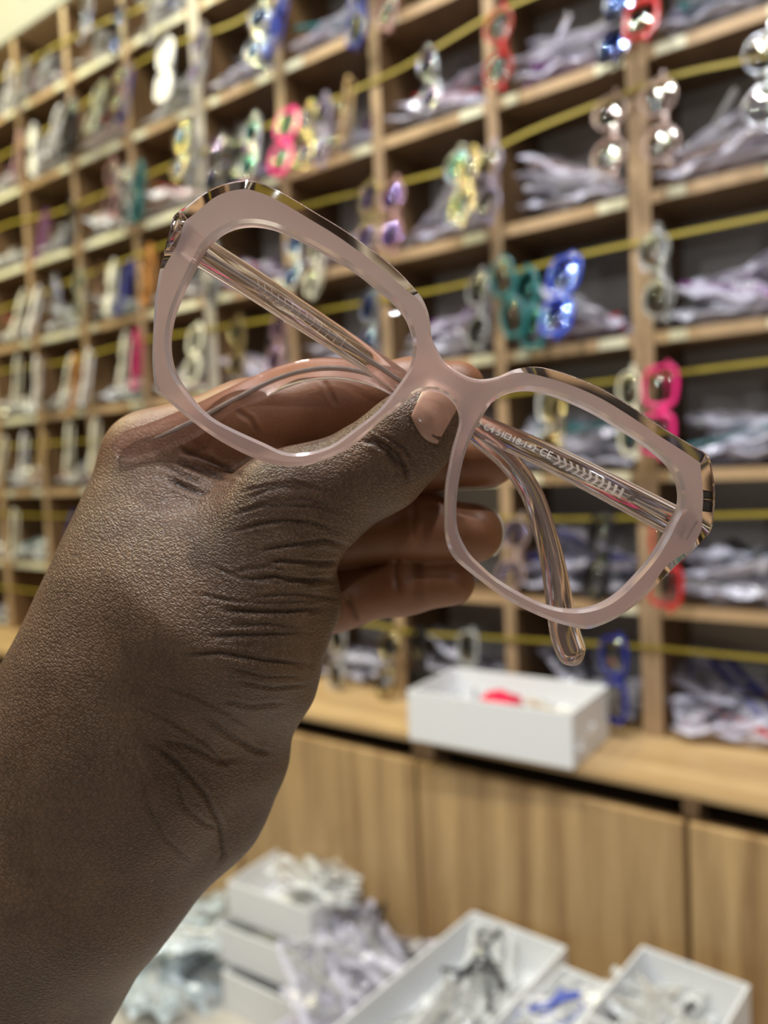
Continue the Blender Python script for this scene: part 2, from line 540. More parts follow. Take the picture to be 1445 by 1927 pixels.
for st in ('square', 'cat', 'round', 'metal', 'slim'):
    STY[st] = (front_mesh(st), lens_mesh(st, -1), lens_mesh(st, 1), temple_mesh(st, -1), temple_mesh(st, 1))
    for me in STY[st]:
        me.materials.append(RIM['clear'])
HANGERS = [
[-1.445,0.917,"slim","white","clear",0,50,"whitish clear spectacles",5],
[-1.386,0.909,"slim","grey","clear",4,20,"thin grey spectacles",5],
[-1.271,0.794,"slim","white","clear",2,60,"narrow white spectacles",4],
[-1.025,0.925,"metal","black","blue",0,20,"black wire spectacles with violet and blue glints",5],
[-1.135,0.977,"metal","silver","clear",2,30,"silver wire spectacles",5],
[-0.922,0.911,"slim","clear","clear",-4,30,"clear plastic spectacles",5],
[-0.89,0.786,"cat","white","clear",3,15,"solid white broad-rimmed spectacles",4],
[-0.795,0.785,"round","clear","violet",0,25,"pale clear spectacles with a pink glint",4],
[-0.642,0.769,"round","silver","blue",0,10,"silver round spectacles with blue glints",4],
[-0.6,0.772,"square","blue","blue",5,40,"bright blue spectacles",4],
[-0.424,0.734,"cat","navy","clear",4,30,"navy blue thick spectacles",4],
[-0.367,0.735,"round","rose","clear",0,20,"rosy thin spectacles",4],
[-0.182,0.585,"round","red","clear",0,15,"red to lilac round spectacles",3],
[-0.015,0.567,"square","black","blue",3,20,"black and silver spectacles",3],
[0.017,0.57,"square","red","clear",-3,15,"translucent red spectacles",3],
[0.155,0.462,"round","silver","clear",0,10,"clear round spectacles",2],
[-1.082,0.786,"square","black","clear",4,45,"black square spectacles",4],
[-1.116,0.794,"square","olive","clear",0,20,"olive clear spectacles",4],
[-1.023,0.782,"metal","blue","blue",0,30,"dark wire spectacles with blue glints",4],
[-0.999,0.778,"metal","brown","clear",6,20,"thin brown wire spectacles",4],
[-1.207,0.776,"square","black","clear",0,20,"dark spectacles beside a divider",4],
[-1.186,0.759,"cat","black","clear",5,50,"glossy black spectacles",4],
[-1.431,0.779,"slim","rose","clear",0,40,"pinkish pale spectacles",4],
[-1.358,0.766,"slim","white","clear",-4,20,"frosty white spectacles",4],
[-0.997,0.601,"square","teal","clear",3,25,"teal thick spectacles",3],
[-1.082,0.618,"metal","rose","clear",0,20,"rose wire spectacles",3],
[-1.039,0.602,"round","clear","clear",2,20,"colourless round spectacles",3],
[-0.861,0.63,"metal","gold","blue",0,15,"gilt wire spectacles with violet glints",3],
[-0.828,0.621,"round","clear","clear",0,40,"see-through spectacles before the pale post",3],
[-0.767,0.605,"square","black","violet",0,20,"black spectacles with a violet glint",3],
[-0.719,0.593,"square","black","clear",3,30,"plain black spectacles",3],
[-0.675,0.586,"cat","purple","blue",-3,30,"purple-black spectacles",3],
[-0.65,0.575,"round","silver","teal",0,20,"silver spectacles with a green glint",3],
[-0.594,0.58,"cat","hotpink","clear",3,8,"hot pink thick spectacles",3],
[-0.544,0.569,"metal","gold","violet",0,15,"gold wire spectacles with lilac glints",3],
[-0.51,0.568,"round","lilac","violet",0,25,"lilac spectacles",3],
[-0.472,0.574,"metal","brown","clear",0,20,"bronze wire spectacles",3],
[-0.443,0.57,"slim","tan","clear",-6,55,"gold-tan spectacles",3],
[-0.299,0.59,"metal","silver","violet",-14,25,"silver wire spectacles hanging askew",3],
[-0.028,0.434,"round","peach","clear",-3,12,"pale peach round spectacles",2],
[0.036,0.427,"round","peach","clear",-5,8,"large pale pink round spectacles",2],
[-0.422,0.414,"metal","gold","violet",0,12,"pale gold spectacles before a divider",2],
[-0.376,0.402,"round","rose","violet",0,12,"rose tinted spectacles",2],
[-0.256,0.43,"round","silver","teal",0,18,"silver spectacles with a cyan glint",2],
[-0.23,0.409,"metal","gold","clear",3,20,"slender gold spectacles",2],
[-0.206,0.414,"round","lilac","clear",0,18,"pale lilac spectacles",2],
[-1.353,0.574,"slim","purple","clear",-2,30,"purple narrow spectacles",3],
[-1.237,0.586,"cat","black","clear",0,35,"black thick spectacles before a divider",3],
[-1.475,0.433,"slim","cream","clear",0,30,"cream spectacles",2],
[-1.408,0.425,"slim","white","clear",0,30,"white plastic spectacles",2],
[-1.315,0.43,"slim","silver","clear",0,30,"pale silver spectacles",2],
[-1.222,0.423,"round","olive","clear",0,25,"greenish clear spectacles",2],
[-1.158,0.43,"metal","brown","clear",0,25,"brown wire spectacles",2],
[-1.107,0.41,"slim","cream","violet",0,30,"cream and lilac spectacles",2],
[-1.061,0.397,"square","navy","clear",0,30,"dark navy spectacles",2],
[-0.983,0.417,"slim","orange","clear",0,30,"orange-rimmed spectacles",2],
[-0.793,0.389,"square","grey","clear",0,30,"grey spectacles seen through the held lens",2],
[-0.585,0.379,"round","silver","blue",0,20,"silver spectacles with a white-blue glint",2],
[-0.538,0.362,"slim","cream","clear",0,30,"cream spectacles by a divider",2],
[-0.231,0.241,"round","grey","clear",0,30,"smoky clear round spectacles",1],
[-0.181,0.26,"square","teal","clear",-16,25,"dark teal spectacles hanging askew",1],
[-0.149,0.218,"square","teal","teal",-12,25,"blackish green spectacles hanging askew",1],
[-0.103,0.239,"cat","blue","blue",4,18,"cobalt blue thick spectacles",1],
[0.026,0.246,"metal","silver","clear",-8,20,"steel wire spectacles",1],
[0.035,0.238,"round","grey","clear",-6,30,"grey clear spectacles",1],
[-1.503,0.279,"slim","cream","clear",0,40,"ivory spectacles",1],
[-1.417,0.254,"slim","white","clear",0,40,"bright white spectacles",1],
[-1.384,0.248,"metal","brown","clear",3,30,"brown wire spectacles",1],
[-1.293,0.239,"slim","cream","clear",0,40,"pale cream spectacles",1],
[-1.263,0.234,"slim","orange","clear",2,40,"small orange spectacles",1],
[-1.219,0.241,"slim","white","clear",0,40,"white spectacles before a divider",1],
[-1.081,0.276,"slim","cream","clear",0,40,"cream slim spectacles",1],
[-1.04,0.267,"slim","hotpink","clear",0,40,"pink and orange spectacles",1],
[-0.855,0.253,"cat","cream","clear",-5,20,"creamy thick spectacles seen through the held lens",1],
[-0.737,0.254,"round","gold","clear",0,25,"gilt round spectacles seen through the held lens",1],
[-0.635,0.25,"metal","rose","violet",0,25,"pink wire spectacles seen through the held lens",1],
[-0.431,0.258,"metal","silver","blue",0,25,"silver spectacles with two blue-white glints",1],
[-0.011,0.081,"slim","cream","clear",-4,30,"cream white spectacles behind the pink rim",0],
[0.026,0.082,"square","hotpink","clear",3,12,"bright pink square spectacles",0],
[-0.128,0.064,"slim","white","clear",0,30,"white spectacles seen through the right lens",0],
[-0.11,0.059,"slim","gold","clear",0,50,"gold spectacles seen through the right lens",0],
[-1.607,0.091,"slim","cream","clear",0,40,"cream spectacles at the frame edge",0],
[-1.502,0.093,"slim","white","clear",0,40,"milky white spectacles",0],
[-1.427,0.09,"slim","tan","clear",0,40,"tan spectacles before a divider",0],
[-1.305,0.09,"slim","cream","clear",0,40,"yellowish cream spectacles",0],
[-1.208,0.091,"slim","cream","clear",0,40,"ivory spectacles beside the knuckles",0],
[-0.188,-0.114,"round","peach","blue",0,15,"pale pink spectacles beside the ring finger",-1],
[-0.06,-0.114,"square","black","clear",3,30,"jet black spectacles",-1],
[0.031,-0.125,"square","red","clear",2,15,"scarlet square spectacles",-1],
[-1.33,-0.111,"slim","navy","clear",0,40,"bluish dark spectacles",-1],
[-1.568,-0.102,"slim","cream","clear",0,40,"dull cream spectacles",-1],
[-0.534,-0.314,"round","clear","clear",0,25,"clear round spectacles",-2],
[-0.424,-0.306,"round","gold","clear",2,20,"pale gilt spectacles",-2],
[-0.366,-0.291,"square","black","clear",0,30,"black spectacles behind the white box",-2],
[-0.273,-0.285,"square","grey","clear",0,30,"charcoal spectacles behind the white box",-2],
[-0.043,-0.27,"square","navy","clear",0,30,"dark blue spectacles",-2]]
def spectacles(name, st, rim, lens):
    e = bpy.data.objects.new(name, None)
    COL.objects.link(e)
    e.empty_display_size = .02
    for nm, me, mt in zip(('front', 'lens', 'lens', 'temple', 'temple'), STY[st], (rim, lens, lens, rim, rim)):
        o = bpy.data.objects.new(nm, me)
        COL.objects.link(o)
        o.parent = e
        o.material_slots[0].link = 'OBJECT'
        o.material_slots[0].material = mt
    return e
rnd = random.Random(11)
used_x = {}
for (x, z, st, rc, lc, tilt, yaw, desc, row) in HANGERS:
    e = spectacles('spectacles', st, RIM[rc], LENS['milky' if (x < -.9 and st == 'slim' and rc in ('cream', 'white')) or (st == 'cat' and rc == 'white') else lc])
    zc = cord_z(row, x) - .052
    if abs(zc - z) < .035: z = .5 * (zc + z)
    y = -0.021
    for (xx, yy) in used_x.get(row, []):
        if abs(xx - x) < .03 and abs(yy - y) < .02: y = yy - .024
    used_x.setdefault(row, []).append((x, y))
    pitch = math.radians(rnd.uniform(4, 20))
    # stand the front on end (bridge vertical, brow to the right), then turn and lean it
    m = Matrix.Rotation(math.radians(tilt), 4, 'Y') @ Matrix.Rotation(-pitch, 4, 'X') @ Matrix.Rotation(math.radians(-yaw + 14), 4, 'Z') @ Matrix.Rotation(PI / 2, 4, 'Y') @ Matrix.Scale(.90, 4)
    e.matrix_world = Matrix.Translation((x, y - .006, z)) @ m
    left = [h for h in HANGERS if h[8] == row and h[0] < x]
    tag(e, '%s hanging from the %s cord' % (desc, ORD[row]), 'spectacles', 'spectacles hung on the cords')

# ================================================================== bagged spectacles
def sleeve_mesh(seed):
    r = random.Random(seed)
    nx, ny = 13, 7
    vs, fs = [], []
    ph = [r.uniform(0, 6) for _ in range(6)]
    bend = r.uniform(-.25, .25)
    for side in (1, -1):
        for i in range(nx):
            for j in range(ny):
                u, v = 2 * i / (nx - 1) - 1, 2 * j / (ny - 1) - 1
                pil = (1 - abs(u) ** 3.0) * (1 - abs(v) ** 2.4)
                cr = .0035 * (math.sin(u * 7 + ph[0] + v * 3) + math.sin(v * 8 + ph[1] - u * 4) + .8 * math.sin(u * 15 + v * 11 + ph[2]))
                edge = min(1, (1 - max(abs(u), abs(v))) * 4)
                zz = side * (.0125 * pil + .0004) + cr * (0.35 + .65 * edge) + r.uniform(-.0012, .0012) * edge
                zz += .012 * bend * u * abs(u) + (1 - edge) * .004 * math.sin(u * 9 + v * 5 + ph[3])
                vs.append((u * .079 * (1 + .02 * math.sin(v * 3 + ph[4])), v * .036 * (1 + .04 * math.sin(u * 4 + ph[5])), zz))
        o = 0 if side == 1 else nx * ny
        for i in range(nx - 1):
            for j in range(ny - 1):
                q = (o + i * ny + j, o + (i + 1) * ny + j, o + (i + 1) * ny + j + 1, o + i * ny + j + 1)
                fs.append(q if side == 1 else q[::-1])
    per = [i * ny for i in range(nx)] + [(nx - 1) * ny + j for j in range(1, ny)] + [i * ny + ny - 1 for i in range(nx - 2, -1, -1)] + [j for j in range(ny - 2, 0, -1)]
    o = nx * ny
    for a, b in zip(per, per[1:] + per[:1]):
        fs.append((a, o + a, o + b, b))
    return mesh_from('sleeve', vs, fs, False)
def folded_mesh(st, seed):
    """a pair lying flat in its bag: front, and two arms in pale protective wrap"""
    r = random.Random(seed)
    bm = bmesh.new()
    bm.from_mesh(STY[st][0])
    bmesh.ops.rotate(bm, verts=bm.verts[:], cent=(0, 0, 0), matrix=Matrix.Rotation(-PI / 2, 3, 'X'))
    for f in bm.faces: f.material_index = 0
    for k in (0, 1):
        b2 = bmesh.new()
        bm_box(b2, -.062, .062, -.0042, .0042, -.0018, .0018, .001)
        for v in b2.verts:
            if v.co.x > .035: v.co.y -= (v.co.x - .035) * .55
        a = r.uniform(-.75, .75) + (PI if k else 0)
        m = Matrix.Translation((r.uniform(-.012, .012), r.uniform(-.012, .012), .007 + .004 * k)) @ Matrix.Rotation(a, 4, 'Z') @ Matrix.Rotation(r.uniform(-.12, .12), 4, 'Y')
        bmesh.ops.transform(b2, verts=b2.verts[:], matrix=m)
        tm = bpy.data.meshes.new('t'); b2.to_mesh(tm); b2.free()
        n0 = len(bm.faces)
        bm.from_mesh(tm)
        bm.faces.ensure_lookup_table()
        for f in bm.faces[n0:]: f.material_index = 1
        bpy.data.meshes.remove(tm)
    me = bpy.data.meshes.new('folded_frame')
    bm.to_mesh(me)
    bm.free()
    me.shade_smooth()
    me.materials.clear()
    me.materials.append(RIM['clear'])
    me.materials.append(M['arm_wrap'])
    return me
M['arm_wrap'] = simple('arm_wrap', (0.66, 0.65, 0.74), .22)
SLEEVES = [sleeve_mesh(s) for s in range(6)]
for me in SLEEVES: me.materials.append(M['film_white'])
FOLDED = [folded_mesh(s, 20 + i) for i, s in enumerate(('square', 'round', 'metal', 'cat', 'slim', 'square', 'round'))]
def bagged(loc, rot, film, rim, label, group, rr, scale=1.0, arms=None):
    e = bpy.data.objects.new('bagged_spectacles', None)
    COL.objects.link(e)
    e.empty_display_size = .02
    s = bpy.data.objects.new('sleeve', rr.choice(SLEEVES))
    f = bpy.data.objects.new('folded_frame', rr.choice(FOLDED))
    for o, m in ((s, film), (f, rim)):
        COL.objects.link(o)
        o.parent = e
        o.material_slots[0].link = 'OBJECT'
        o.material_slots[0].material = m
    if arms:
        f.material_slots[1].link = 'OBJECT'
        f.material_slots[1].material = arms
    e.location = loc
    e.rotation_euler = rot
    e.scale = (scale,) * 3
    tag(e, label, 'bagged spectacles', group)
    return e
CELLS = [[5,4,4],[5,5,4],[5,6,4],[5,7,3],[4,2,4],[4,3,4],[4,4,4],[4,5,4],[4,6,4],[4,7,3],[3,-1,5],[3,0,5],[3,1,5],[3,2,4],[3,3,4],[3,4,4],[3,5,4],[3,6,4],[3,7,3],[2,-1,5],[2,0,5],[2,1,5],[2,2,4],[2,3,4],[2,4,4],[2,5,4],[2,6,4],[2,7,3],[1,-1,5],[1,0,5],[1,1,5],[1,2,4],[1,3,4],[1,4,4],[1,5,4],[1,6,4],[1,7,3],[1,8,3],[0,-1,5],[0,0,5],[0,1,5],[0,6,4],[0,7,3],[0,8,3],[-1,-1,5],[-1,0,5],[-1,7,3],[-1,8,3],[-2,-1,5],[-2,0,5],[-2,1,5],[-2,2,4],[-2,8,3]]
NTH = ['first', 'second', 'third', 'fourth', 'fifth', 'sixth', 'seventh', 'eighth', 'ninth', 'tenth', 'eleventh', 'twelfth', 'thirteenth', 'fourteenth', 'fifteenth', 'sixteenth', 'seventeenth', 'eighteenth', 'nineteenth', 'twentieth']
DARKS = ['black', 'black', 'navy', 'brown', 'grey', 'clear', 'red', 'purple', 'silver', 'black', 'teal', 'peach']
for r, c, n in CELLS:
    rr = random.Random(100 * (r + 3) + c)
    xb, xa = (unit_x(c), unit_x(c + 1)) if c >= 0 else (unit_x(-1), unit_x(0))
    xc = (xa + xb) / 2
    where = 'right of the wide post' if c < 0 else '%s column left of the wide post' % NTH[c]
    short = 'right of the wide post' if c < 0 else '%s column left of wide post' % NTH[c]
    grp = 'bagged spectacles in row %s, column %s' % (ORD[r], where)
    film = M['film_lilac'] if c <= 3 else M['film_white']
    zs = r * S
    lay = 0
    for k in range(n):
        if k < 2:
            loc = (xc + rr.uniform(-.008, .008), .040 + .066 * k + rr.uniform(-.004, .004), zs + .017)
            rot = (rr.uniform(-.1, .1), rr.uniform(-.06, .06), rr.uniform(-.12, .12) + (PI if rr.random() < .5 else 0))
        elif k < 4:
            loc = (xc + rr.uniform(-.012, .012), .040 + .060 * (k - 2) + rr.uniform(-.01, .01), zs + .038)
            rot = (rr.uniform(-.3, .5), rr.uniform(-.35, .35), rr.uniform(-.55, .55) + (PI if rr.random() < .5 else 0))
        else:
            loc = (xc + rr.uniform(-.02, .02), .055 + rr.uniform(-.012, .02), zs + .056 + .016 * (k - 4))
            rot = (rr.uniform(-.4, .7), rr.uniform(-.6, .6), rr.uniform(-.7, .7) + (PI if rr.random() < .5 else 0))
        rim = rr.choice(DARKS)
        spot = 'topmost' if k == n - 1 else ('front bottom', 'rear bottom', 'upper front', 'upper rear')[k]
        bagged(loc, rot, film, RIM[rim], '%s clear bag with %s spectacles, %s row, %s' % (spot, 'colourless' if rim == 'clear' else rim, ORD[r], short), grp, rr, rr.uniform(.96, 1.05))

# ================================================================== cartons
def carton(name, corner, size, rotz, label, tilt=0.0, open_top=True):
    """open carton: base, four walls as parts; corner = front left bottom"""
    e = empty(name, corner)
    e.rotation_euler = (tilt, 0, rotz)
    w, d, h = size
    t = .0026
    link('base', box_mesh('base', t, w - t, t, d - t, 0, t), M['carton'], e)
    link('front_wall', box_mesh('front_wall', 0, w, 0, t, 0, h, .0008), M['carton'], e)
    link('back_wall', box_mesh('back_wall', 0, w, d - t, d, 0, h, .0008), M['carton'], e)
    link('end_wall', box_mesh('end_wall', 0, t, t, d - t, 0, h, .0008), M['carton'], e)
    link('end_wall', box_mesh('end_wall', w - t, w, t, d - t, 0, h, .0008), M['carton'], e)
    if not open_top:
        link('lid', box_mesh('lid', -.001, w + .001, -.001, d + .001, h, h + t, .0008), M['carton'], e)
    tag(e, label, 'box', 'white cardboard boxes')
    return e
carton('box', (-.283, -.172, COUNTER_Z), (.238, .135, .070), .040, 'open white cardboard box standing on the counter, red item inside')
# contents of the counter box
rr = random.Random(3)
def blob(name, loc, r, mat, label, cat, seed, squash=.7):
    bm = bmesh.new()
    bmesh.ops.create_icosphere(bm, subdivisions=3, radius=r)
    q = random.Random(seed)
    ph = [q.uniform(0, 6) for _ in range(4)]
    for v in bm.verts:
        d = v.co.normalized()
        v.co *= 1 + .16 * math.sin(5 * d.x + ph[0]) * math.sin(6 * d.y + ph[1]) + .10 * math.sin(9 * d.z + ph[2] + 5 * d.x)
        v.co.z *= squash
    me = bpy.data.meshes.new(name)
    bm.to_mesh(me)
    bm.free()
    me.shade_smooth()
    o = link(name, me, mat, None, loc)
    tag(o, label, cat)
    return o
# ------- floor boxes
carton('box', (-.574, -.263, -.662), (.163, .145, .057), .05, 'open white box at the top of the stack beside the wrist')
carton('box', (-.585, -.282, -.7215), (.165, .150, .057), .05, 'middle white box of the stack beside the wrist', 0, True)
carton('box', (-.560, -.295, FLOOR_Z + .0005), (.160, .150, .060), .03, 'lowest white box of the stack beside the wrist')
carton('box', (-.217, -.440, -.648), (.140, .285, .058), -.055, 'open white box of bagged spectacles in the middle of the floor boxes')
carton('box', (-.215, -.440, -.7125), (.140, .285, .060), -.055, 'white box under the middle open box')
carton('box', (.025, -.310, -.626), (.120, .145, .072), -.07, 'rightmost open white box with bagged spectacles, leaning high')
carton('box', (.023, -.312, -.702), (.122, .147, .070), -.07, 'white box under the rightmost open box')
carton('box', (-.062, -.290, -.656), (.066, .100, .060), -.06, 'small white box squeezed between the two open boxes')

FILL = [  # centre x, y, z, count, spread x, spread y, film, label, group, colours
    (-.460, -.180, -.622, 6, .018, .028, 'film_white', 'in the top stacked box', 'bags in the stacked box', ['clear', 'white', 'silver', 'grey']),
    (-.142, -.300, -.632, 10, .012, .085, 'film_white', 'in the middle open box', 'bags in the middle box', ['clear', 'grey', 'silver', 'black']),
    (.080, -.235, -.598, 6, .008, .030, 'film_white', 'in the rightmost open box', 'bags in the rightmost box', ['navy', 'clear', 'black', 'clear', 'blue']),
    (-.310, -.265, -.735, 20, .050, .075, 'film_lilac', 'in the pile between boxes', 'bags piled between the boxes', ['grey', 'black', 'navy', 'rose', 'black', 'purple', 'silver', 'clear']),
    (-.042, -.262, -.622, 4, .008, .02, 'film_white', 'in the small box', 'bags on the small box', ['blue', 'clear', 'white', 'clear']),
    (-.690, -.270, -.770, 14, .06, .10, 'film_blue', 'on the floor by the wrist', 'bags on the floor by the wrist', ['clear', 'silver', 'white', 'grey'])]
for (cx, cy, cz, n, sx, sy, film, lab, grp, cols) in FILL:
    rr = random.Random(int(abs(cx) * 1000))
    made = []
    for k in range(n):
        layer = k // 4 if n > 10 else (k // 4 if n > 8 else k // 2)
        yaw = rr.uniform(-.6, .6) + (PI / 2 if film == 'film_white' and cx > -.2 and rr.random() < .7 else 0)
        rim = rr.choice(cols)
        o = bagged((cx + rr.uniform(-sx, sx), cy + rr.uniform(-sy, sy), cz + layer * (.022 if n > 10 else .012)), (rr.uniform(-.25, .3), rr.uniform(-.3, .3), yaw),
                   M[film], RIM[rim], lab, grp, rr, .80 if n < 12 else .95, RIM[rr.choice(cols + ['clear', 'black'])])
        made.append((o, 'colourless' if rim == 'clear' else rim))
    made.sort(key=lambda q: -q[0].location.y)
    for k, (o, rim) in enumerate(made):
        o['label'] = 'clear bag with %s spectacles, %s, %s from the cabinet doors' % (rim, lab, NTH[k])
# a big clear carrier bag over the pile between the boxes
def crumple_sheet(name, loc, w, d, h, seed, mat):
    q = random.Random(seed)
    n = 22
    ph = [q.uniform(0, 6) for _ in range(8)]
    vs, fs = [], []
    for i in range(n):
        for j in range(n):
            u, v = 2 * i / (n - 1) - 1, 2 * j / (n - 1) - 1
            dome = (1 - abs(u) ** 2.2) * (1 - abs(v) ** 2.2)
            z = h * dome + .010 * (math.sin(u * 6 + v * 4 + ph[0]) + math.sin(v * 7 - u * 3 + ph[1])) * dome + .006 * math.sin(u * 13 + v * 9 + ph[2]) + q.uniform(-.004, .004)
            vs.append((u * w / 2, v * d / 2, max(0.001, z)))
    for i in range(n - 1):
        for j in range(n - 1):
            fs.append((i * n + j, (i + 1) * n + j, (i + 1) * n + j + 1, i * n + j + 1))
    return link(name, mesh_from(name, vs, fs), mat, None, loc)
o = crumple_sheet('plastic_bag', (-.310, -.265, -.735), .20, .23, .130, 8, M['film_lilac'])
tag(o, 'large crumpled clear plastic bag over the pile between the boxes', 'plastic bag')
o = blob('wrapped_item', (-.175, -.105, COUNTER_Z + .047), .027, simple('red_wrap', (0.75, 0.02, 0.07), .3), 'crumpled red wrapped item inside the white box on the counter', 'wrapped item', 4)
for k, (x, y, cz) in enumerate(((-.235, -.10, .030), (-.12, -.09, .040), (-.105, -.125, .030), (-.20, -.13, .022))):
    bagged((x, y, COUNTER_Z + cz), (.1 * k, -.10 + .06 * k, .12 * k - .2), M['film_white'], RIM[['clear', 'tan', 'clear', 'cream'][k]], 'clear bag with %s spectacles in the white box on the counter, %s' % (['colourless', 'tan', 'colourless', 'cream'][k], ['left end', 'behind the red item', 'right end', 'front left'][k]), 'bags in the counter box', rr, .8, RIM['cream'])

# ================================================================== the held spectacles
GM = Matrix([[0.705181,0.384481,0.59573],[0.48532,0.350788,-0.800882],[-0.516899,0.853887,0.060773]])
GO = Vector([0.25212,-0.90062,0.04371])
MM = 0.001
G = empty('eyeglasses', GO, GM)
tag(G, 'large pink translucent butterfly-shaped eyeglasses held up between thumb and fingers', 'eyeglasses')
CURV = 0.0009

def dense(pts, step):
    """closed Catmull-Rom curve resampled at an even step"""
    P = np.array(pts, float)
    n = len(P)
    out = []
    for i in range(n):
        p0, p1, p2, p3 = P[i - 1], P[i], P[(i + 1) % n], P[(i + 2) % n]
        for t in np.linspace(0, 1, 12, endpoint=False):
            out.append(.5 * ((2 * p1) + (-p0 + p2) * t + (2 * p0 - 5 * p1 + 4 * p2 - p3) * t * t + (-p0 + 3 * p1 - 3 * p2 + p3) * t ** 3))
    out = np.array(out)
    for _ in range(6):
        out = .25 * np.roll(out, 1, 0) + .5 * out + .25 * np.roll(out, -1, 0)
    seg = np.linalg.norm(np.roll(out, -1, 0) - out, axis=1)
    cum = np.concatenate([[0], np.cumsum(seg)])
    m = int(cum[-1] / step)
    s = np.linspace(0, cum[-1], m, endpoint=False)
    cl = np.vstack([out, out[:1]])
    r = np.stack([np.interp(s, cum, cl[:, k]) for k in (0, 1)], 1)
    area = .5 * np.sum(r[:, 0] * np.roll(r[:, 1], -1) - np.roll(r[:, 0], -1) * r[:, 1])
    return r if area > 0 else r[::-1].copy()

def normals2d(r):
    t = np.roll(r, -1, 0) - np.roll(r, 1, 0)
    t /= np.linalg.norm(t, axis=1)[:, None] + 1e-9
    return np.stack([t[:, 1], -t[:, 0]], 1)              # outward for a CCW loop

def ring_smooth(a, k):
    for _ in range(k): a = .25 * np.roll(a, 1, 0) + .5 * a + .25 * np.roll(a, -1, 0)
    return a

def inside(poly, q):
    x, y = q[:, 0], q[:, 1]
    c = np.zeros(len(q), bool)
    x1, y1 = poly[:, 0], poly[:, 1]
    x2, y2 = np.roll(x1, -1), np.roll(y1, -1)
    for a, b, d, e in zip(x1, y1, x2, y2):
        if b == e: continue
        hit = ((b > y) != (e > y)) & (x < (d - a) * (y - b) / (e - b) + a)
        c ^= hit
    return c

OUT = dense([[-3.99,4.59],[-6.7,6.49],[-9.48,10.37],[-11.68,12.55],[-14.26,14.2],[-18.97,16.06],[-24.48,17.51],[-30.4,18.45],[-37.7,19.39],[-44.77,19.83],[-51.22,20.31],[-56.8,20.38],[-61.65,19.69],[-65.08,17.67],[-67.93,15.18],[-70.4,11.98],[-72.39,7.9],[-74.07,4.53],[-73.97,2.85],[-73.17,-0.22],[-71.99,-4.46],[-70.25,-9.8],[-67.75,-16.11],[-64.51,-22.71],[-61.67,-28.1],[-58.6,-32.66],[-56.49,-34.15],[-51.64,-35.26],[-46.17,-36.3],[-39.48,-37.13],[-32.59,-37.15],[-26.83,-36.47],[-22.04,-34.9],[-17.76,-32.1],[-14.75,-28.78],[-11.67,-24.7],[-9.58,-19.72],[-7.85,-14.94],[-6.1,-11.1],[-4.88,-8.03],[-4.1,-5.93],[-2.51,-4.44],[-0.66,-3.43],[1.56,-3.09],[4.22,-3.56],[6.34,-4.8],[7.85,-6.86],[8.58,-9.35],[9.27,-12.82],[10.55,-16.93],[12.23,-21.79],[15.08,-27.45],[17.5,-31.43],[19.87,-34.0],[23.15,-35.59],[29.64,-36.77],[35.58,-37.63],[41.79,-37.69],[47.76,-37.23],[52.8,-36.26],[56.94,-34.89],[59.71,-32.27],[62.5,-28.4],[65.1,-22.91],[67.26,-16.6],[69.29,-10.01],[71.21,-4.5],[72.21,-0.51],[70.94,2.94],[69.4,6.24],[67.47,9.31],[65.12,12.14],[63.02,14.27],[60.33,14.43],[56.68,14.53],[50.97,14.57],[45.07,15.03],[37.87,15.44],[32.35,15.43],[27.15,14.91],[22.77,14.17],[18.63,13.03],[15.51,11.31],[12.78,8.87],[10.83,6.25],[8.06,3.92],[5.26,2.86],[1.96,2.74],[-1.63,3.15]], .8)
INS = [dense([[-62.7,3.95],[-61.52,6.25],[-59.38,8.7],[-55.71,10.88],[-50.93,12.27],[-44.24,12.63],[-37.32,12.47],[-30.31,12.08],[-23.58,10.9],[-18.22,9.72],[-14.17,7.85],[-10.88,4.9],[-9.08,1.84],[-7.98,-2.28],[-8.79,-9.68],[-9.94,-14.63],[-12.75,-20.96],[-15.05,-25.57],[-18.71,-29.48],[-23.46,-32.29],[-28.86,-32.77],[-35.43,-33.26],[-40.83,-33.45],[-44.51,-33.04],[-47.83,-32.08],[-51.45,-30.6],[-54.97,-28.7],[-57.84,-26.1],[-60.31,-22.59],[-62.15,-18.06],[-63.04,-13.71],[-63.51,-8.47],[-63.73,-2.4],[-63.58,1.11]], .8), dense([[12.48,0.76],[14.24,3.74],[16.99,6.13],[20.2,7.7],[25.01,8.86],[30.15,9.47],[35.51,9.73],[41.2,9.49],[46.92,9.26],[52.29,8.48],[56.47,7.37],[59.31,5.51],[61.35,3.21],[62.57,0.44],[62.69,-2.92],[62.86,-7.63],[62.51,-13.31],[61.31,-18.75],[59.81,-23.66],[57.73,-27.5],[55.06,-30.29],[52.02,-32.38],[48.0,-33.91],[43.58,-34.7],[38.17,-34.88],[32.51,-34.54],[28.42,-33.7],[24.38,-32.51],[20.68,-30.18],[18.31,-27.62],[16.08,-23.54],[14.01,-18.41],[12.71,-13.83],[11.97,-8.94],[11.84,-5.17],[12.08,-1.19]], .8)]
T_FRONT = 4.0
nO = normals2d(OUT)
cw = np.full(len(OUT), .55)
far_ = np.abs(OUT[:, 0]) > 15
cw[(nO[:, 1] > .25) & far_] = 2.5
cw[(np.abs(OUT[:, 0]) > 56) & (nO[:, 1] > -.55)] = 2.8
cw[(np.abs(OUT[:, 0]) > 63) & (np.abs(OUT[:, 1] - np.interp(np.abs(OUT[:, 0]), [63, 72], [8, 2])) < 9)] = 3.6
cw[(nO[:, 1] < -.3) & (np.abs(OUT[:, 0]) > 20)] = .9
cw = ring_smooth(cw, 22)
OUT_F = OUT - nO * cw[:, None]                           # outline of the flat front face
for _ in range(2): OUT_F = ring_smooth(OUT_F, 2)
hz = np.minimum(1.7, .5 + .55 * cw)
OUT_B = OUT - nO * .45
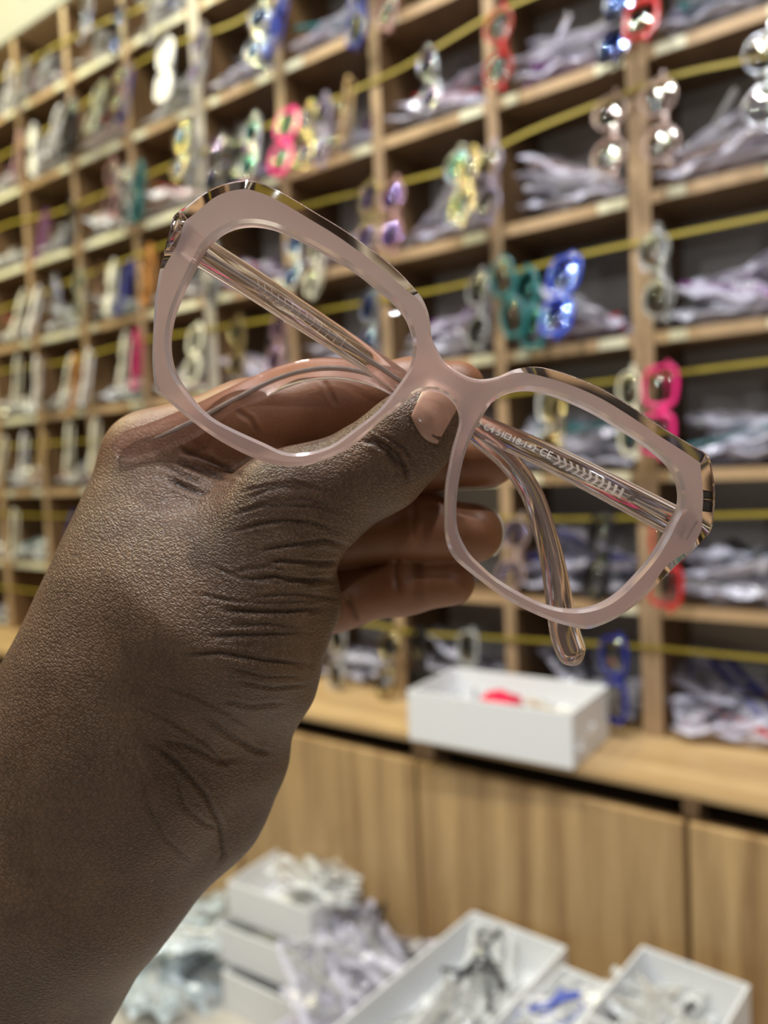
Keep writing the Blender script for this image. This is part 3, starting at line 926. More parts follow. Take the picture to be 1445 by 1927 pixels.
IN_F, IN_M, IN_B = [], [], []
for r in INS:
    n = normals2d(r)
    IN_F.append(r + n * .75)
    IN_M.append(r)
    IN_B.append(r + n * .3)

def frame_front():
    verts, faces, mats = [], [], []
    def add_ring(r, z):
        b = len(verts)
        zz = np.broadcast_to(np.asarray(z, float), (len(r),))
        verts.extend((p[0], p[1], w) for p, w in zip(r, zz))
        return list(range(b, b + len(r)))
    def band(A, B, mat, flip=False):
        n = len(A)
        for i in range(n):
            j = (i + 1) % n
            q = (A[i], A[j], B[j], B[i])
            faces.append(q[::-1] if flip else q)
            mats.append(mat)
    def cap(outer, ins, z, mat, up):
        loops = [outer] + ins
        pts, edges = [], []
        for l in loops:
            b = len(pts)
            pts += [Vector((float(x), float(y))) for x, y in l]
            edges += [(b + i, b + (i + 1) % len(l)) for i in range(len(l))]
        g = np.stack(np.meshgrid(np.arange(-75, 75, 1.7), np.arange(-50, 50, 1.7)), -1).reshape(-1, 2)
        ok = inside(outer, g)
        for l in ins: ok &= ~inside(l, g)
        allb = np.vstack(loops)
        g = g[ok]
        dmin = np.min(np.hypot(g[:, None, 0] - allb[None, :, 0], g[:, None, 1] - allb[None, :, 1]), axis=1)
        g = g[dmin > .9]
        pts += [Vector((float(x), float(y))) for x, y in g]
        v2, e2, f2, ov, oe, of = delaunay_2d_cdt(pts, edges, [], 1, 1e-5)
        base = len(verts)
        arr = np.array([(v.x, v.y) for v in v2])
        verts.extend((x, y, z) for x, y in arr)
        cen = np.array([arr[list(f)].mean(0) for f in f2])
        keep = inside(outer, cen)
        for l in ins: keep &= ~inside(l, cen)
        for f, k in zip(f2, keep):
            if not k: continue
            a = arr[list(f)]
            ccw = (a[1][0] - a[0][0]) * (a[2][1] - a[0][1]) - (a[1][1] - a[0][1]) * (a[2][0] - a[0][0]) > 0
            ids = tuple(base + i for i in f)
            faces.append(ids if ccw == up else ids[::-1])
            mats.append(mat)
    h = T_FRONT / 2
    cap(OUT_F, IN_F, h, 0, True)
    cap(OUT_B, IN_B, -h, 1, False)
    a = add_ring(OUT_F, h)
    b = add_ring(OUT, h - hz)
    c = add_ring(OUT, -h + .45)
    d = add_ring(OUT_B, -h)
    for A_, B_ in ((b, a), (c, b), (d, c)):
        n_ = len(A_)
        for i in range(n_):
            k = (i + 1) % n_
            faces.append((A_[i], A_[k], B_[k], B_[i]))
            mats.append(2 if cw[i] < 1.3 else 1)
    for f_, m_, b_ in zip(IN_F, IN_M, IN_B):
        a = add_ring(f_, h)
        b = add_ring(m_, h - .8)
        c = add_ring(m_, -h + .3)
        d = add_ring(b_, -h)
        band(a, b, 2); band(b, c, 2); band(c, d, 1)
    bm = bmesh.new()
    vs = [bm.verts.new(v) for v in verts]
    for f, m in zip(faces, mats):
        try:
            fc = bm.faces.new([vs[i] for i in f])
            fc.material_index = m
        except ValueError:
            pass
    bmesh.ops.remove_doubles(bm, verts=bm.verts[:], dist=.02)
    for v in bm.verts:
        v.co.z -= CURV * v.co.x ** 2
    bmesh.ops.recalc_face_normals(bm, faces=bm.faces[:])
    for f in bm.faces: f.smooth = True
    for e in bm.edges:
        if len(e.link_faces) == 2 and e.calc_face_angle(0) > .42: e.smooth = False
    for v in bm.verts: v.co *= MM
    me = bpy.data.meshes.new('frame_front')
    bm.to_mesh(me)
    bm.free()
    return me

def crystal(name, col, rough, trans, milk=0.0):
    m, nt, p = new_mat(name)
    p.inputs['Base Color'].default_value = (*col, 1)
    p.inputs['Roughness'].default_value = rough
    p.inputs['Transmission Weight'].default_value = trans
    p.inputs['IOR'].default_value = 1.47
    if milk > 0:
        N, L = nt.nodes, nt.links
        tl = N.new('ShaderNodeBsdfTranslucent')
        tl.inputs[0].default_value = (0.95, 0.72, 0.66, 1)
        mix = N.new('ShaderNodeMixShader')
        mix.inputs[0].default_value = milk
        L.new(p.outputs[0], mix.inputs[1])
        L.new(tl.outputs[0], mix.inputs[2])
        L.new(mix.outputs[0], N['Material Output'].inputs[0])
    return m
M['milky_pink'] = crystal('milky_pink', (0.96, 0.74, 0.70), .40, .70, .26)
M['crystal_pink'] = crystal('crystal_pink', (0.965, 0.87, 0.86), .03, 1.0)
M['satin_pink'] = crystal('satin_pink', (0.97, 0.82, 0.80), .14, .66, .20)
M['steel'] = simple('steel', (0.55, 0.53, 0.50), .3, 1.0)
M['engraving'] = simple('engraving', (0.90, 0.88, 0.80), .5)
o = link('frame_front', frame_front(), [M['milky_pink'], M['crystal_pink'], M['satin_pink']], G)

# lenses: thin convex shells seated in the rims
for r in INS:
    n = normals2d(r)
    rr_ = r + n * .25
    c0 = rr_.mean(0)
    rr_ = rr_[::2]
    k = len(rr_)
    vs, fs = [], []
    for side in (0, 1):
        b = len(vs)
        vs.append((c0[0], c0[1], 1.6 - side * 1.2 - CURV * c0[0] ** 2))
        for f in (.25, .5, .75, 1.0):
            for q in rr_:
                p = c0 + (q - c0) * f
                vs.append((p[0], p[1], .2 - side * 1.2 + 1.4 * (1 - f * f) - CURV * p[0] ** 2))
        for i in range(k):
            j = (i + 1) % k
            t = (b, b + 1 + i, b + 1 + j)
            fs.append(t if side == 0 else t[::-1])
            for a in range(3):
                q = (b + 1 + a * k + i, b + 1 + a * k + k + i, b + 1 + a * k + k + j, b + 1 + a * k + j)
                fs.append(q if side == 0 else q[::-1])
    link('lens', mesh_from('lens', [Vector(v) * MM for v in vs], fs, True), M['lens'], G)

def spline(P, n):
    P = np.array(P, float)
    Q = np.vstack([2 * P[0] - P[1], P, 2 * P[-1] - P[-2]])
    out, par = [], []
    for i in range(1, len(Q) - 2):
        p0, p1, p2, p3 = Q[i - 1], Q[i], Q[i + 1], Q[i + 2]
        for t in np.linspace(0, 1, n, endpoint=False):
            out.append(.5 * ((2 * p1) + (-p0 + p2) * t + (2 * p0 - 5 * p1 + 4 * p2 - p3) * t * t + (-p0 + 3 * p1 - 3 * p2 + p3) * t ** 3))
            par.append(i - 1 + t)
    out.append(P[-1]); par.append(len(P) - 1)
    return np.array(out), np.array(par)

def sweep(path, wid, thick, name, nsec=16, power=3.2, tip=True):
    vs, fs = [], []
    n = len(path)
    T = np.gradient(path, axis=0)
    T /= np.linalg.norm(T, axis=1)[:, None]
    for i in range(n):
        side = np.cross((0, 0, 1.0), T[i]); side /= np.linalg.norm(side)
        up = np.cross(T[i], side)
        for a in range(nsec):
            an = 2 * PI * a / nsec
            c, s = math.cos(an), math.sin(an)
            x = math.copysign(abs(c) ** (2 / power), c) * wid[i] / 2
            z = math.copysign(abs(s) ** (2 / power), s) * thick[i] / 2
            vs.append(path[i] + side * x + up * z)
        if i:
            b = nsec * i
            for a in range(nsec):
                fs.append((b - nsec + a, b - nsec + (a + 1) % nsec, b + (a + 1) % nsec, b + a))
    fs += [tuple(range(nsec))[::-1], tuple(range(nsec * (n - 1), nsec * n))]
    me = mesh_from(name, [Vector(v) * MM for v in vs], fs, True)
    bm = bmesh.new(); bm.from_mesh(me)
    bmesh.ops.recalc_face_normals(bm, faces=bm.faces[:]); bm.to_mesh(me); bm.free()
    return me

TEMPLES = {'A': [[-70.33,0.22,-4.0,6.5],[-63.98,-0.12,-6.0,6.4],[-52.38,-0.26,-9.5,6.2],[-39.37,-0.8,-13.0,6.0],[-24.3,-1.45,-16.5,5.6],[-8.53,-2.46,-19.5,5.2],[6.24,-3.9,-21.0,5.0],[17.13,-5.15,-22.0,4.8],[25.2,-6.94,-22.5,4.8],[33.32,-10.77,-23.0,5.0],[40.58,-17.0,-23.5,5.2],[47.47,-24.25,-24.0,5.6],[53.54,-31.94,-24.0,6.2],[58.97,-38.5,-24.5,6.8],[63.21,-42.28,-25.0,6.6],[66.13,-44.16,-25.0,4.4]], 'B': [[66.79,-2.9,-4.0,6.5],[62.18,-2.58,-6.0,6.4],[50.87,-2.35,-9.0,6.2],[39.56,-1.8,-14.0,6.0],[27.68,-1.78,-18.0,5.7],[14.77,-2.23,-22.0,5.4],[2.75,-2.65,-24.5,5.2],[-8.17,-2.83,-25.0,5.0],[-17.2,-3.64,-25.0,4.9],[-25.3,-6.16,-25.0,4.9],[-32.41,-10.51,-25.0,5.1],[-38.49,-16.6,-24.5,5.4],[-44.63,-25.38,-24.0,5.9],[-50.54,-34.48,-23.5,6.6],[-57.63,-44.19,-23.0,7.4],[-63.52,-50.26,-22.5,7.0],[-67.02,-51.86,-22.5,4.0]]}
paths = {}
M['crystal_arm'] = crystal('crystal_arm', (0.955, 0.86, 0.855), .04, 1.0, .08)
for key, P in TEMPLES.items():
    P = np.array(P)
    pts, par = spline(P, 9)
    path, wid = pts[:, :3], pts[:, 3].copy()
    nP = len(P) - 1
    # round the paddle tip off
    endf = np.clip((nP - par) / .9, 0, 1)
    wid = wid * np.sqrt(1 - (1 - endf) ** 2 * .96)
    wid *= 1.15
    thick = 3.5 - .6 * par / nP
    thick = thick * np.sqrt(1 - (1 - endf) ** 2 * .9)
    t = link('temple', sweep(path, wid, thick, 'temple'), M['crystal_arm'], G)
    lo, hi = .9, nP - (2.3 if key == 'A' else 1.75)
    sel = (par >= lo) & (par <= hi)
    cp = path[sel]
    fr = np.linspace(0, 1, len(cp))
    w2 = np.full(len(cp), 1.25)
    w2[-6:] *= np.linspace(1, .12, 6)
    link('wire_core', sweep(cp, w2, np.full(len(cp), .7), 'wire_core', 8, 2.2), M['steel'], t)
    paths[key] = (path, par, wid, t)

def at_par(key, q):
    path, par = paths[key][:2]
    return np.array([np.interp(q, par, path[:, k]) for k in range(3)])

# engraved writing and chevrons on the right-hand temple
def text_mesh(s, size):
    cu = bpy.data.curves.new('lettering', 'FONT')
    cu.body = s
    cu.size = size
    cu.extrude = .0
    cu.offset = .012
    o = bpy.data.objects.new('lettering', cu)
    COL.objects.link(o)
    dg = bpy.context.evaluated_depsgraph_get()
    me = bpy.data.meshes.new_from_object(o.evaluated_get(dg))
    bpy.data.objects.remove(o)
    bpy.data.curves.remove(cu)
    return me
tb = paths['B'][3]
p0, p1 = at_par('B', 5.12), at_par('B', 3.52)
d = Vector(p1 - p0); L = d.length; d.normalize()
sd = Vector((0, 0, 1)).cross(d).normalized(); nz = d.cross(sd)
parts = [text_mesh('2 C4 51', 2.5), None, text_mesh('18-142', 2.5), text_mesh('CE', 2.9)]
bm = bmesh.new()
xcur = 0.0
for me in parts:
    if me is None:
        b = .22
        for (x0, x1, y0, y1) in ((0, 1.7, 0, b), (0, 1.7, 1.7 - b, 1.7), (0, b, b, 1.7 - b), (1.7 - b, 1.7, b, 1.7 - b)):
            bm.faces.new([bm.verts.new((xcur + x, y, 0)) for x, y in ((x0, y0), (x1, y0), (x1, y1), (x0, y1))])
        xcur += 2.1
        continue
    xs = [v.co.x for v in me.vertices]
    b0 = len(bm.verts)
    bm.from_mesh(me)
    bm.verts.ensure_lookup_table()
    for v in bm.verts[b0:]: v.co.x += xcur
    xcur += max(xs) + (.45 if me is not parts[2] else 1.1)
for v in bm.verts:
    x, y = v.co.x * L / xcur, v.co.y * .92 - .55
    v.co = (Vector(p0) + d * x + sd * y + nz * 1.76) * MM
me = bpy.data.meshes.new('lettering')
bm.to_mesh(me)
bm.free()
link('lettering', me, M['engraving'], tb)
def chevrons(key, q0, q1, n, off, wide, name):
    vs, fs = [], []
    for i in range(n):
        c = at_par(key, q0 + (q1 - q0) * i / (n - 1))
        f = i / (n - 1)
        tilt = 1.1 * (1 - f) ** .7                       # chevrons straighten into bars
        W, hgt = wide, 1.25
        prof = [(-tilt * .5, hgt), (tilt * .6, 0), (-tilt * .5, -hgt)]
        for (x0, y0), (x1, y1) in zip(prof, prof[1:]):
            b = len(vs)
            for (x, y, zz) in ((x0 - W, y0, 0), (x0 + W, y0, 0), (x1 + W, y1, 0), (x1 - W, y1, 0)):
                for lv in (0, .12):
                    vs.append(Vector(c) + d * x + sd * y + nz * (off + lv))
            fs += [(b, b + 2, b + 4, b + 6), (b + 1, b + 7, b + 5, b + 3), (b, b + 1, b + 3, b + 2), (b + 2, b + 3, b + 5, b + 4), (b + 4, b + 5, b + 7, b + 6), (b + 6, b + 7, b + 1, b)]
    me = mesh_from(name, [v * MM for v in vs], fs)
    return me
link('chevron_pattern', chevrons('B', 3.42, 2.02, 11, .50, .36, 'chevron_pattern'), M['engraving'], tb)
c = at_par('B', 1.80)
bm = bmesh.new()
bmesh.ops.create_cone(bm, cap_ends=True, segments=14, radius1=.9, radius2=.7, depth=1.0, matrix=Matrix.Translation(Vector(c) + nz * .6))
for v in bm.verts: v.co *= MM
me = bpy.data.meshes.new('screw'); bm.to_mesh(me); bm.free()
link('screw', me, M['steel'], tb)
ta = paths['A'][3]
pa, pb = at_par('A', 2.2), at_par('A', 3.6)
d = Vector(pb - pa).normalized(); sd = Vector((0, 0, 1)).cross(d).normalized(); nz = d.cross(sd)
link('chevron_pattern', chevrons('A', 2.15, 3.85, 13, .5, .10, 'chevron_pattern'), M['engraving'], ta)

# hinges and the clear hinge blocks behind the end pieces
for key, sgn in (('A', -1), ('B', 1)):
    q = at_par(key, 0.0)
    ends = at_par(key, 0.5)
    dv = Vector(ends - q).normalized()
    sv = Vector((0, 0, 1)).cross(dv).normalized()
    bm = bmesh.new()
    for k in (-1, 0, 1):
        bmesh.ops.create_cone(bm, cap_ends=True, segments=12, radius1=.85, radius2=.85, depth=1.5,
            matrix=Matrix.Translation(Vector(q) + dv * 1.2 + sv * 1.7 * k + Vector((0, 0, -.2))) @ sv.to_track_quat('Z', 'Y').to_matrix().to_4x4())
    for v in bm.verts: v.co *= MM
    me = bpy.data.meshes.new('hinge'); bm.to_mesh(me); bm.free()
    link('hinge', me, M['steel'], G)
    bm = bmesh.new()
    bm_box(bm, -1.6, 1.6, -2.6, 2.6, -2.2, 1.6, .5)
    rot = Matrix((dv, sv, Vector((0, 0, 1)))).transposed().to_4x4()
    bmesh.ops.transform(bm, verts=bm.verts[:], matrix=Matrix.Translation(Vector(q) + dv * .2 + Vector((0, 0, -.4))) @ rot)
    bmesh.ops.recalc_face_normals(bm, faces=bm.faces[:])
    for v in bm.verts: v.co *= MM
    me = bpy.data.meshes.new('end_piece'); bm.to_mesh(me); bm.free()
    link('end_piece', me, M['crystal_pink'], G)

# ================================================================== the hand
HO = Vector([0.1679,-0.93664,-0.04978])
HPRIMS = [
["palm",[-64.6,-107.2,-26.0,38],[-15.7,-26.3,-6.0,34],8,1.25],
["palm",[-15.7,-26.3,-6.0,34],[1.1,4.5,-4.0,33],8,1.25],
["palm",[1.1,4.5,-4.0,33],[17.2,38.7,-4.0,31],12,1.2],
["palm",[17.2,38.7,-4.0,30],[18.6,58.5,-10.0,24],12,1.2],
["palm",[6.6,79.4,-11.0,12.5],[1.5,24.4,-4.0,24],12,1.0],
["palm",[6.7,66.7,-36.0,13],[-3.8,2.0,-18.0,24],8,1.0],
["palm",[7.3,49.2,-40.0,13],[-5.1,-2.2,-22.0,24],8,1.0],
["palm",[23.1,29.8,-36.0,14],[5.1,-9.0,-24.0,24],8,1.0],
["palm",[47.1,65.1,8.0,14.0],[29.9,37.2,6.0,25],10,1.0],
["palm",[45.8,41.7,-3.0,13.5],[35.2,27.5,-3.0,18],8,1.0],
["palm",[39.0,18.3,-6.0,12],[29.6,4.2,-10.0,15],8,1.0],
["palm",[26.2,-5.0,-16.0,17],[20.7,-18.5,-16.0,15],8,1.0],
["palm",[21.4,-17.0,-14.0,15],[-3.2,-39.6,-16.0,17],8,1.0],
["thumb",[47.1,64.7,8.0,14.5],[70.1,77.1,11.0,11.4],8,1.0],
["thumb",[70.1,77.1,11.0,11.4],[77.9,84.3,14.0,10.0],4,1.0],
["thumb",[77.9,84.3,14.0,10.0],[84.5,91.1,15.0,7.6],5,1.0],
["index",[6.6,80.3,-11.0,12.5],[34.2,88.5,-9.0,12.4],5,1.0],
["index",[34.2,88.5,-9.0,12.2],[57.4,93.9,-12.0,12.0],5,1.0],
["index",[57.4,93.9,-12.0,11.8],[79.6,97.6,-12.0,10.0],4,1.0],
["index",[79.6,97.6,-12.0,10.0],[91.5,99.3,-10.0,7.6],4,1.0],
["middle",[6.7,66.7,-36.0,13],[59.2,77.4,-36.0,10.5],5,1.0],
["middle",[59.2,77.4,-36.0,10.5],[99.8,81.3,-26.0,8.0],4,1.0],
["middle",[99.8,81.3,-26.0,8.0],[102.6,80.8,-24.0,7.6],4,1.0],
["ring",[7.3,49.2,-40.0,13],[57.5,58.5,-36.0,10.5],5,1.0],
["ring",[57.5,58.5,-36.0,10.2],[83.4,60.3,-30.0,9.6],4,1.0],
["ring",[83.4,60.3,-30.0,9.6],[97.4,59.1,-26.0,8.9],4,1.0],
["pinky",[23.1,29.8,-36.0,13],[57.5,38.8,-36.0,9.5],5,1.0],
["pinky",[57.5,38.8,-36.0,9.2],[77.1,42.8,-32.0,8.2],4,1.0],
["pinky",[77.1,42.8,-32.0,8.2],[91.3,44.3,-28.0,7.0],4,1.0]]
HCREASE = [
[[[65.2,83.3,10.0],[68.4,82.6,10.0],[71.6,80.8,10.0],[73.9,78.5,10.0],[74.9,76.6,10.0]],0.8,0.6],
[[[66.6,84.5,10.0],[70.7,82.6,10.0],[74.4,79.8,10.0],[76.2,76.6,10.0],[77.2,72.9,10.0]],1.0,0.65],
[[[68.4,85.4,10.0],[72.6,83.5,10.0],[76.2,81.2,10.0],[78.6,78.0,10.0]],0.45,0.5],
[[[71.6,80.3,10.0],[73.0,78.9,10.0],[74.4,76.1,10.0],[74.9,73.8,10.0]],0.35,0.5],
[[[77.2,89.5,10.0],[78.6,87.2,10.0],[80.9,84.9,10.0],[83.6,83.1,10.0],[85.0,82.1,10.0]],0.5,0.7],
[[[37.1,48.4,10.0],[43.8,49.2,10.0],[47.6,48.4,10.0],[52.5,47.9,10.0],[59.9,48.6,10.0]],0.8,0.7],
[[[29.9,40.7,10.0],[39.5,40.3,10.0],[46.7,40.3,10.0],[56.3,41.2,10.0]],0.7,0.7],
[[[41.9,52.4,10.0],[45.3,53.1,10.0],[51.5,52.7,10.0],[56.3,52.4,10.0],[60.6,53.1,10.0]],0.7,0.6],
[[[39.5,55.5,10.0],[44.3,56.5,10.0],[49.1,57.2,10.0],[56.3,58.2,10.0],[63.0,56.4,10.0]],0.6,0.6],
[[[32.3,49.8,10.0],[37.1,51.2,10.0],[41.9,51.5,10.0],[46.7,50.5,10.0]],0.35,0.5],
[[[33.3,60.3,10.0],[39.5,62.3,10.0],[46.7,63.2,10.0],[53.9,62.3,10.0],[61.1,59.9,10.0]],0.45,0.5],
[[[32.3,64.2,10.0],[39.5,66.6,10.0],[46.7,67.1,10.0],[53.9,66.6,10.0],[60.6,65.1,10.0]],0.4,0.5],
[[[37.1,69.0,10.0],[41.9,70.9,10.0],[46.7,71.6,10.0],[51.5,70.9,10.0]],0.35,0.5],
[[[37.1,43.6,10.0],[44.3,44.5,10.0],[51.5,44.5,10.0],[60.6,43.6,10.0]],0.4,0.5],
[[[32.3,36.8,10.0],[41.9,37.1,10.0],[51.5,35.9,10.0]],0.35,0.6],
[[[19.9,29.4,10.0],[30.1,29.9,10.0],[41.2,28.0,10.0],[53.1,26.9,10.0]],0.6,0.7],
[[[26.4,34.0,10.0],[39.3,34.5,10.0],[53.1,34.9,10.0]],0.5,0.6],
[[[30.1,18.3,10.0],[37.5,16.5,10.0],[46.7,17.4,10.0]],0.4,0.6],
[[[24.5,14.6,10.0],[31.9,9.5,10.0],[39.3,5.4,10.0],[43.0,4.9,10.0]],0.5,0.7],
[[[11.6,8.2,10.0],[19.0,2.6,10.0],[26.4,-5.7,10.0],[30.1,-13.1,10.0],[31.0,-20.4,10.0],[28.7,-23.7,10.0]],0.55,0.7],
[[[14.4,8.2,10.0],[22.7,6.3,10.0],[30.1,2.6,10.0],[35.6,3.6,10.0]],0.4,0.7],
[[[18.1,0.8,10.0],[20.8,-8.4,10.0],[26.4,-13.1,10.0],[30.1,-14.0,10.0]],0.3,0.7],
[[[9.8,0.8,10.0],[11.6,-8.4,10.0],[16.2,-16.7,10.0],[22.7,-22.3,10.0]],0.25,0.7],
[[[16.9,73.8,10.0],[19.8,72.1,10.0],[22.7,70.9,10.0],[24.9,70.0,10.0],[27.5,70.9,10.0]],0.75,0.8],
[[[17.9,78.6,10.0],[23.7,76.2,10.0],[28.5,74.3,10.0],[32.3,73.3,10.0]],0.5,0.7],
[[[18.9,81.5,10.0],[24.6,79.1,10.0],[30.4,76.7,10.0],[36.1,73.9,10.0]],0.5,0.7],
[[[16.0,76.7,10.0],[20.8,74.3,10.0],[25.6,72.3,10.0]],0.4,0.6],
[[[55.6,98.9,10.0],[57.2,95.6,10.0],[59.1,92.1,10.0]],0.32,0.6],
[[[33.6,91.1,10.0],[37.5,88.5,10.0],[40.0,84.0,10.0]],0.32,0.6],
[[[79.0,69.2,10.0],[78.6,64.6,10.0],[79.0,57.7,10.0]],0.3,0.8],
[[[74.4,54.0,10.0],[73.9,49.4,10.0],[74.9,44.8,10.0]],0.35,0.8],
[[[61.5,43.9,10.0],[62.9,41.5,10.0],[64.7,37.9,10.0]],0.6,0.8],
[[[26.4,52.5,10.0],[34.7,48.8,10.0],[44.9,47.4,10.0],[57.8,48.8,10.0]],0.32,0.45],
[[[22.7,45.1,10.0],[33.8,42.8,10.0],[44.8,42.3,10.0],[55.9,43.2,10.0]],0.32,0.45],
[[[31.0,26.6,10.0],[41.2,23.9,10.0],[50.4,23.9,10.0]],0.32,0.45],
[[[33.8,22.9,10.0],[43.0,21.1,10.0],[52.2,22.0,10.0]],0.32,0.45],
[[[13.5,22.0,10.0],[22.7,19.2,10.0],[31.9,14.6,10.0],[39.3,10.0,10.0]],0.32,0.45],
[[[7.9,17.4,10.0],[17.2,12.8,10.0],[26.4,7.2,10.0],[33.8,-0.1,10.0]],0.32,0.45],
[[[33.8,70.0,10.0],[41.2,71.8,10.0],[48.5,72.8,10.0],[57.8,70.0,10.0]],0.32,0.45],
[[[34.7,65.4,10.0],[43.0,68.1,10.0],[52.2,68.6,10.0],[61.5,65.4,10.0]],0.32,0.45],
[[[33.8,60.8,10.0],[43.0,63.1,10.0],[53.1,63.1,10.0],[62.8,60.8,10.0]],0.32,0.45]]
HCAM = np.array([71.05,65.31,210.0])
NAIL = {"base":[[77.8,89.5,10.0],[84.4,82.3,10.0]],"tip":[[81.8,98.3,10.0],[90.7,93.5,10.0]]}

def cone_sdf(P, a, ra, b, rb, sq):
    """distance to a round cone; sq flattens it in depth"""
    s = np.array([1, 1, sq])
    a, b = a * s, b * s
    P = P * s
    ab = b - a
    L2 = float(ab @ ab)
    t = np.clip(((P - a) @ ab) / max(L2, 1e-6), 0, 1)
    d = np.sqrt(((P - a - t[..., None] * ab) ** 2).sum(-1))
    return (d - (ra + (rb - ra) * t)) / (0.5 + 0.5 * sq)

def smin(a, b, k):
    h = np.clip(.5 + .5 * (b - a) / k, 0, 1)
    return b + (a - b) * h - k * h * (1 - h)

def hand_mesh():
    allp = np.array([p[1][:3] for p in HPRIMS] + [p[2][:3] for p in HPRIMS])
    rad = np.array([p[1][3] for p in HPRIMS] + [p[2][3] for p in HPRIMS])
    lo = (allp - rad[:, None]).min(0) - 4
    hi = (allp + rad[:, None]).max(0) + 4
    h = 1.0
    dims = np.ceil((hi - lo) / h).astype(int) + 1
    ax = [lo[k] + h * np.arange(dims[k]) for k in range(3)]
    fields = {}
    for g, a, b, k, sq in HPRIMS:
        F = fields.setdefault(g, np.full(dims, 60.0, np.float32))
        A, B = np.array(a[:3]), np.array(b[:3])
        m = max(a[3], b[3]) + k + 14
        i0 = [max(0, int((min(A[q], B[q]) - m - lo[q]) / h)) for q in range(3)]
        i1 = [min(dims[q], int((max(A[q], B[q]) + m - lo[q]) / h) + 2) for q in range(3)]
        sl = tuple(slice(i0[q], i1[q]) for q in range(3))
        P = np.stack(np.meshgrid(ax[0][sl[0]], ax[1][sl[1]], ax[2][sl[2]], indexing='ij'), -1)
        d = cone_sdf(P, A, a[3], B, b[3], sq)
        F[sl] = smin(F[sl], d, k)
    body = smin(fields['palm'], fields['thumb'], 9.0)
    fing = fields['index']
    for g in ('middle', 'ring', 'pinky'): fing = smin(fing, fields[g], 1.2)
    tot = smin(body, fing, 5.0)
    # surface nets
    ins = tot < 0
    cor = [(i, j, k) for i in (0, 1) for j in (0, 1) for k in (0, 1)]
    n = np.array(dims) - 1
    cnt = sum(ins[i:n[0] + i, j:n[1] + j, k:n[2] + k].astype(np.int8) for i, j, k in cor)
    idx = np.argwhere((cnt > 0) & (cnt < 8))
    val = {c: tot[idx[:, 0] + c[0], idx[:, 1] + c[1], idx[:, 2] + c[2]] for c in cor}
    acc = np.zeros((len(idx), 3)); num = np.zeros(len(idx))
    for c in cor:
        for axis in range(3):
            if c[axis]: continue
            e = list(c); e[axis] = 1; e = tuple(e)
            va, vb = val[c], val[e]
            x = (va < 0) != (vb < 0)
            t = np.where(x, va / np.where(x, va - vb, 1), 0)
            p = np.array(c, float)[None] + t[:, None] * np.eye(3)[axis][None]
            acc[x] += p[x]; num[x] += 1
    V = lo + h * (idx + acc / num[:, None])
    im = np.full(n, -1, np.int32)
    im[idx[:, 0], idx[:, 1], idx[:, 2]] = np.arange(len(idx))
    Q = []
    for axis in range(3):
        a1, a2 = (axis + 1) % 3, (axis + 2) % 3
        sA = [slice(1, -1)] * 3; sB = [slice(1, -1)] * 3
        sA[axis] = slice(0, -1); sB[axis] = slice(1, None)
        A, B = ins[tuple(sA)], ins[tuple(sB)]
        off = np.ones(3, int); off[axis] = 0
        ed = np.argwhere(A != B)
        fl = A[ed[:, 0], ed[:, 1], ed[:, 2]]
        ed = ed + off
        def cell(d1, d2):
            c = ed.copy(); c[:, a1] += d1; c[:, a2] += d2
            return im[c[:, 0], c[:, 1], c[:, 2]]
        q = np.stack([cell(-1, -1), cell(0, -1), cell(0, 0), cell(-1, 0)], 1)
        q[~fl] = q[~fl][:, ::-1]
        Q.append(q[(q >= 0).all(1)])
    Q = np.vstack(Q)
    # skin tone attribute: 0 = back of the hand, 1 = palm side and finger pads
    gi = tuple(np.clip(np.round((V - lo) / h).astype(int)[:, k], 0, dims[k] - 1) for k in range(3))
    tone = 1 / (1 + np.exp((fing - body)[gi] / 3.0))
    return V, Q, tone

V, Q, tone = hand_mesh()
hm = bpy.data.meshes.new('person')
hm.from_pydata(V * MM, [], Q.tolist())
hm.update()
at = hm.attributes.new('tone', 'FLOAT', 'POINT')
at.data.foreach_set('value', tone.astype(np.float32))
tmp = bpy.data.objects.new('tmp', hm)
COL.objects.link(tmp)
sm_ = tmp.modifiers.new('smooth', 'SMOOTH'); sm_.factor = .5; sm_.iterations = 4
ss = tmp.modifiers.new('sub', 'SUBSURF'); ss.levels = 1; ss.render_levels = 1
dg = bpy.context.evaluated_depsgraph_get()
hand_me = bpy.data.meshes.new_from_object(tmp.evaluated_get(dg))
bpy.data.objects.remove(tmp)
bpy.data.meshes.remove(hm)
hand_me.name = 'person'
hand_me.shade_smooth()
nv = len(hand_me.vertices)
co = np.empty(nv * 3, np.float32); hand_me.vertices.foreach_get('co', co); co = co.reshape(-1, 3) / MM
no = np.empty(nv * 3, np.float32); hand_me.vertices.foreach_get('normal', no); no = no.reshape(-1, 3)
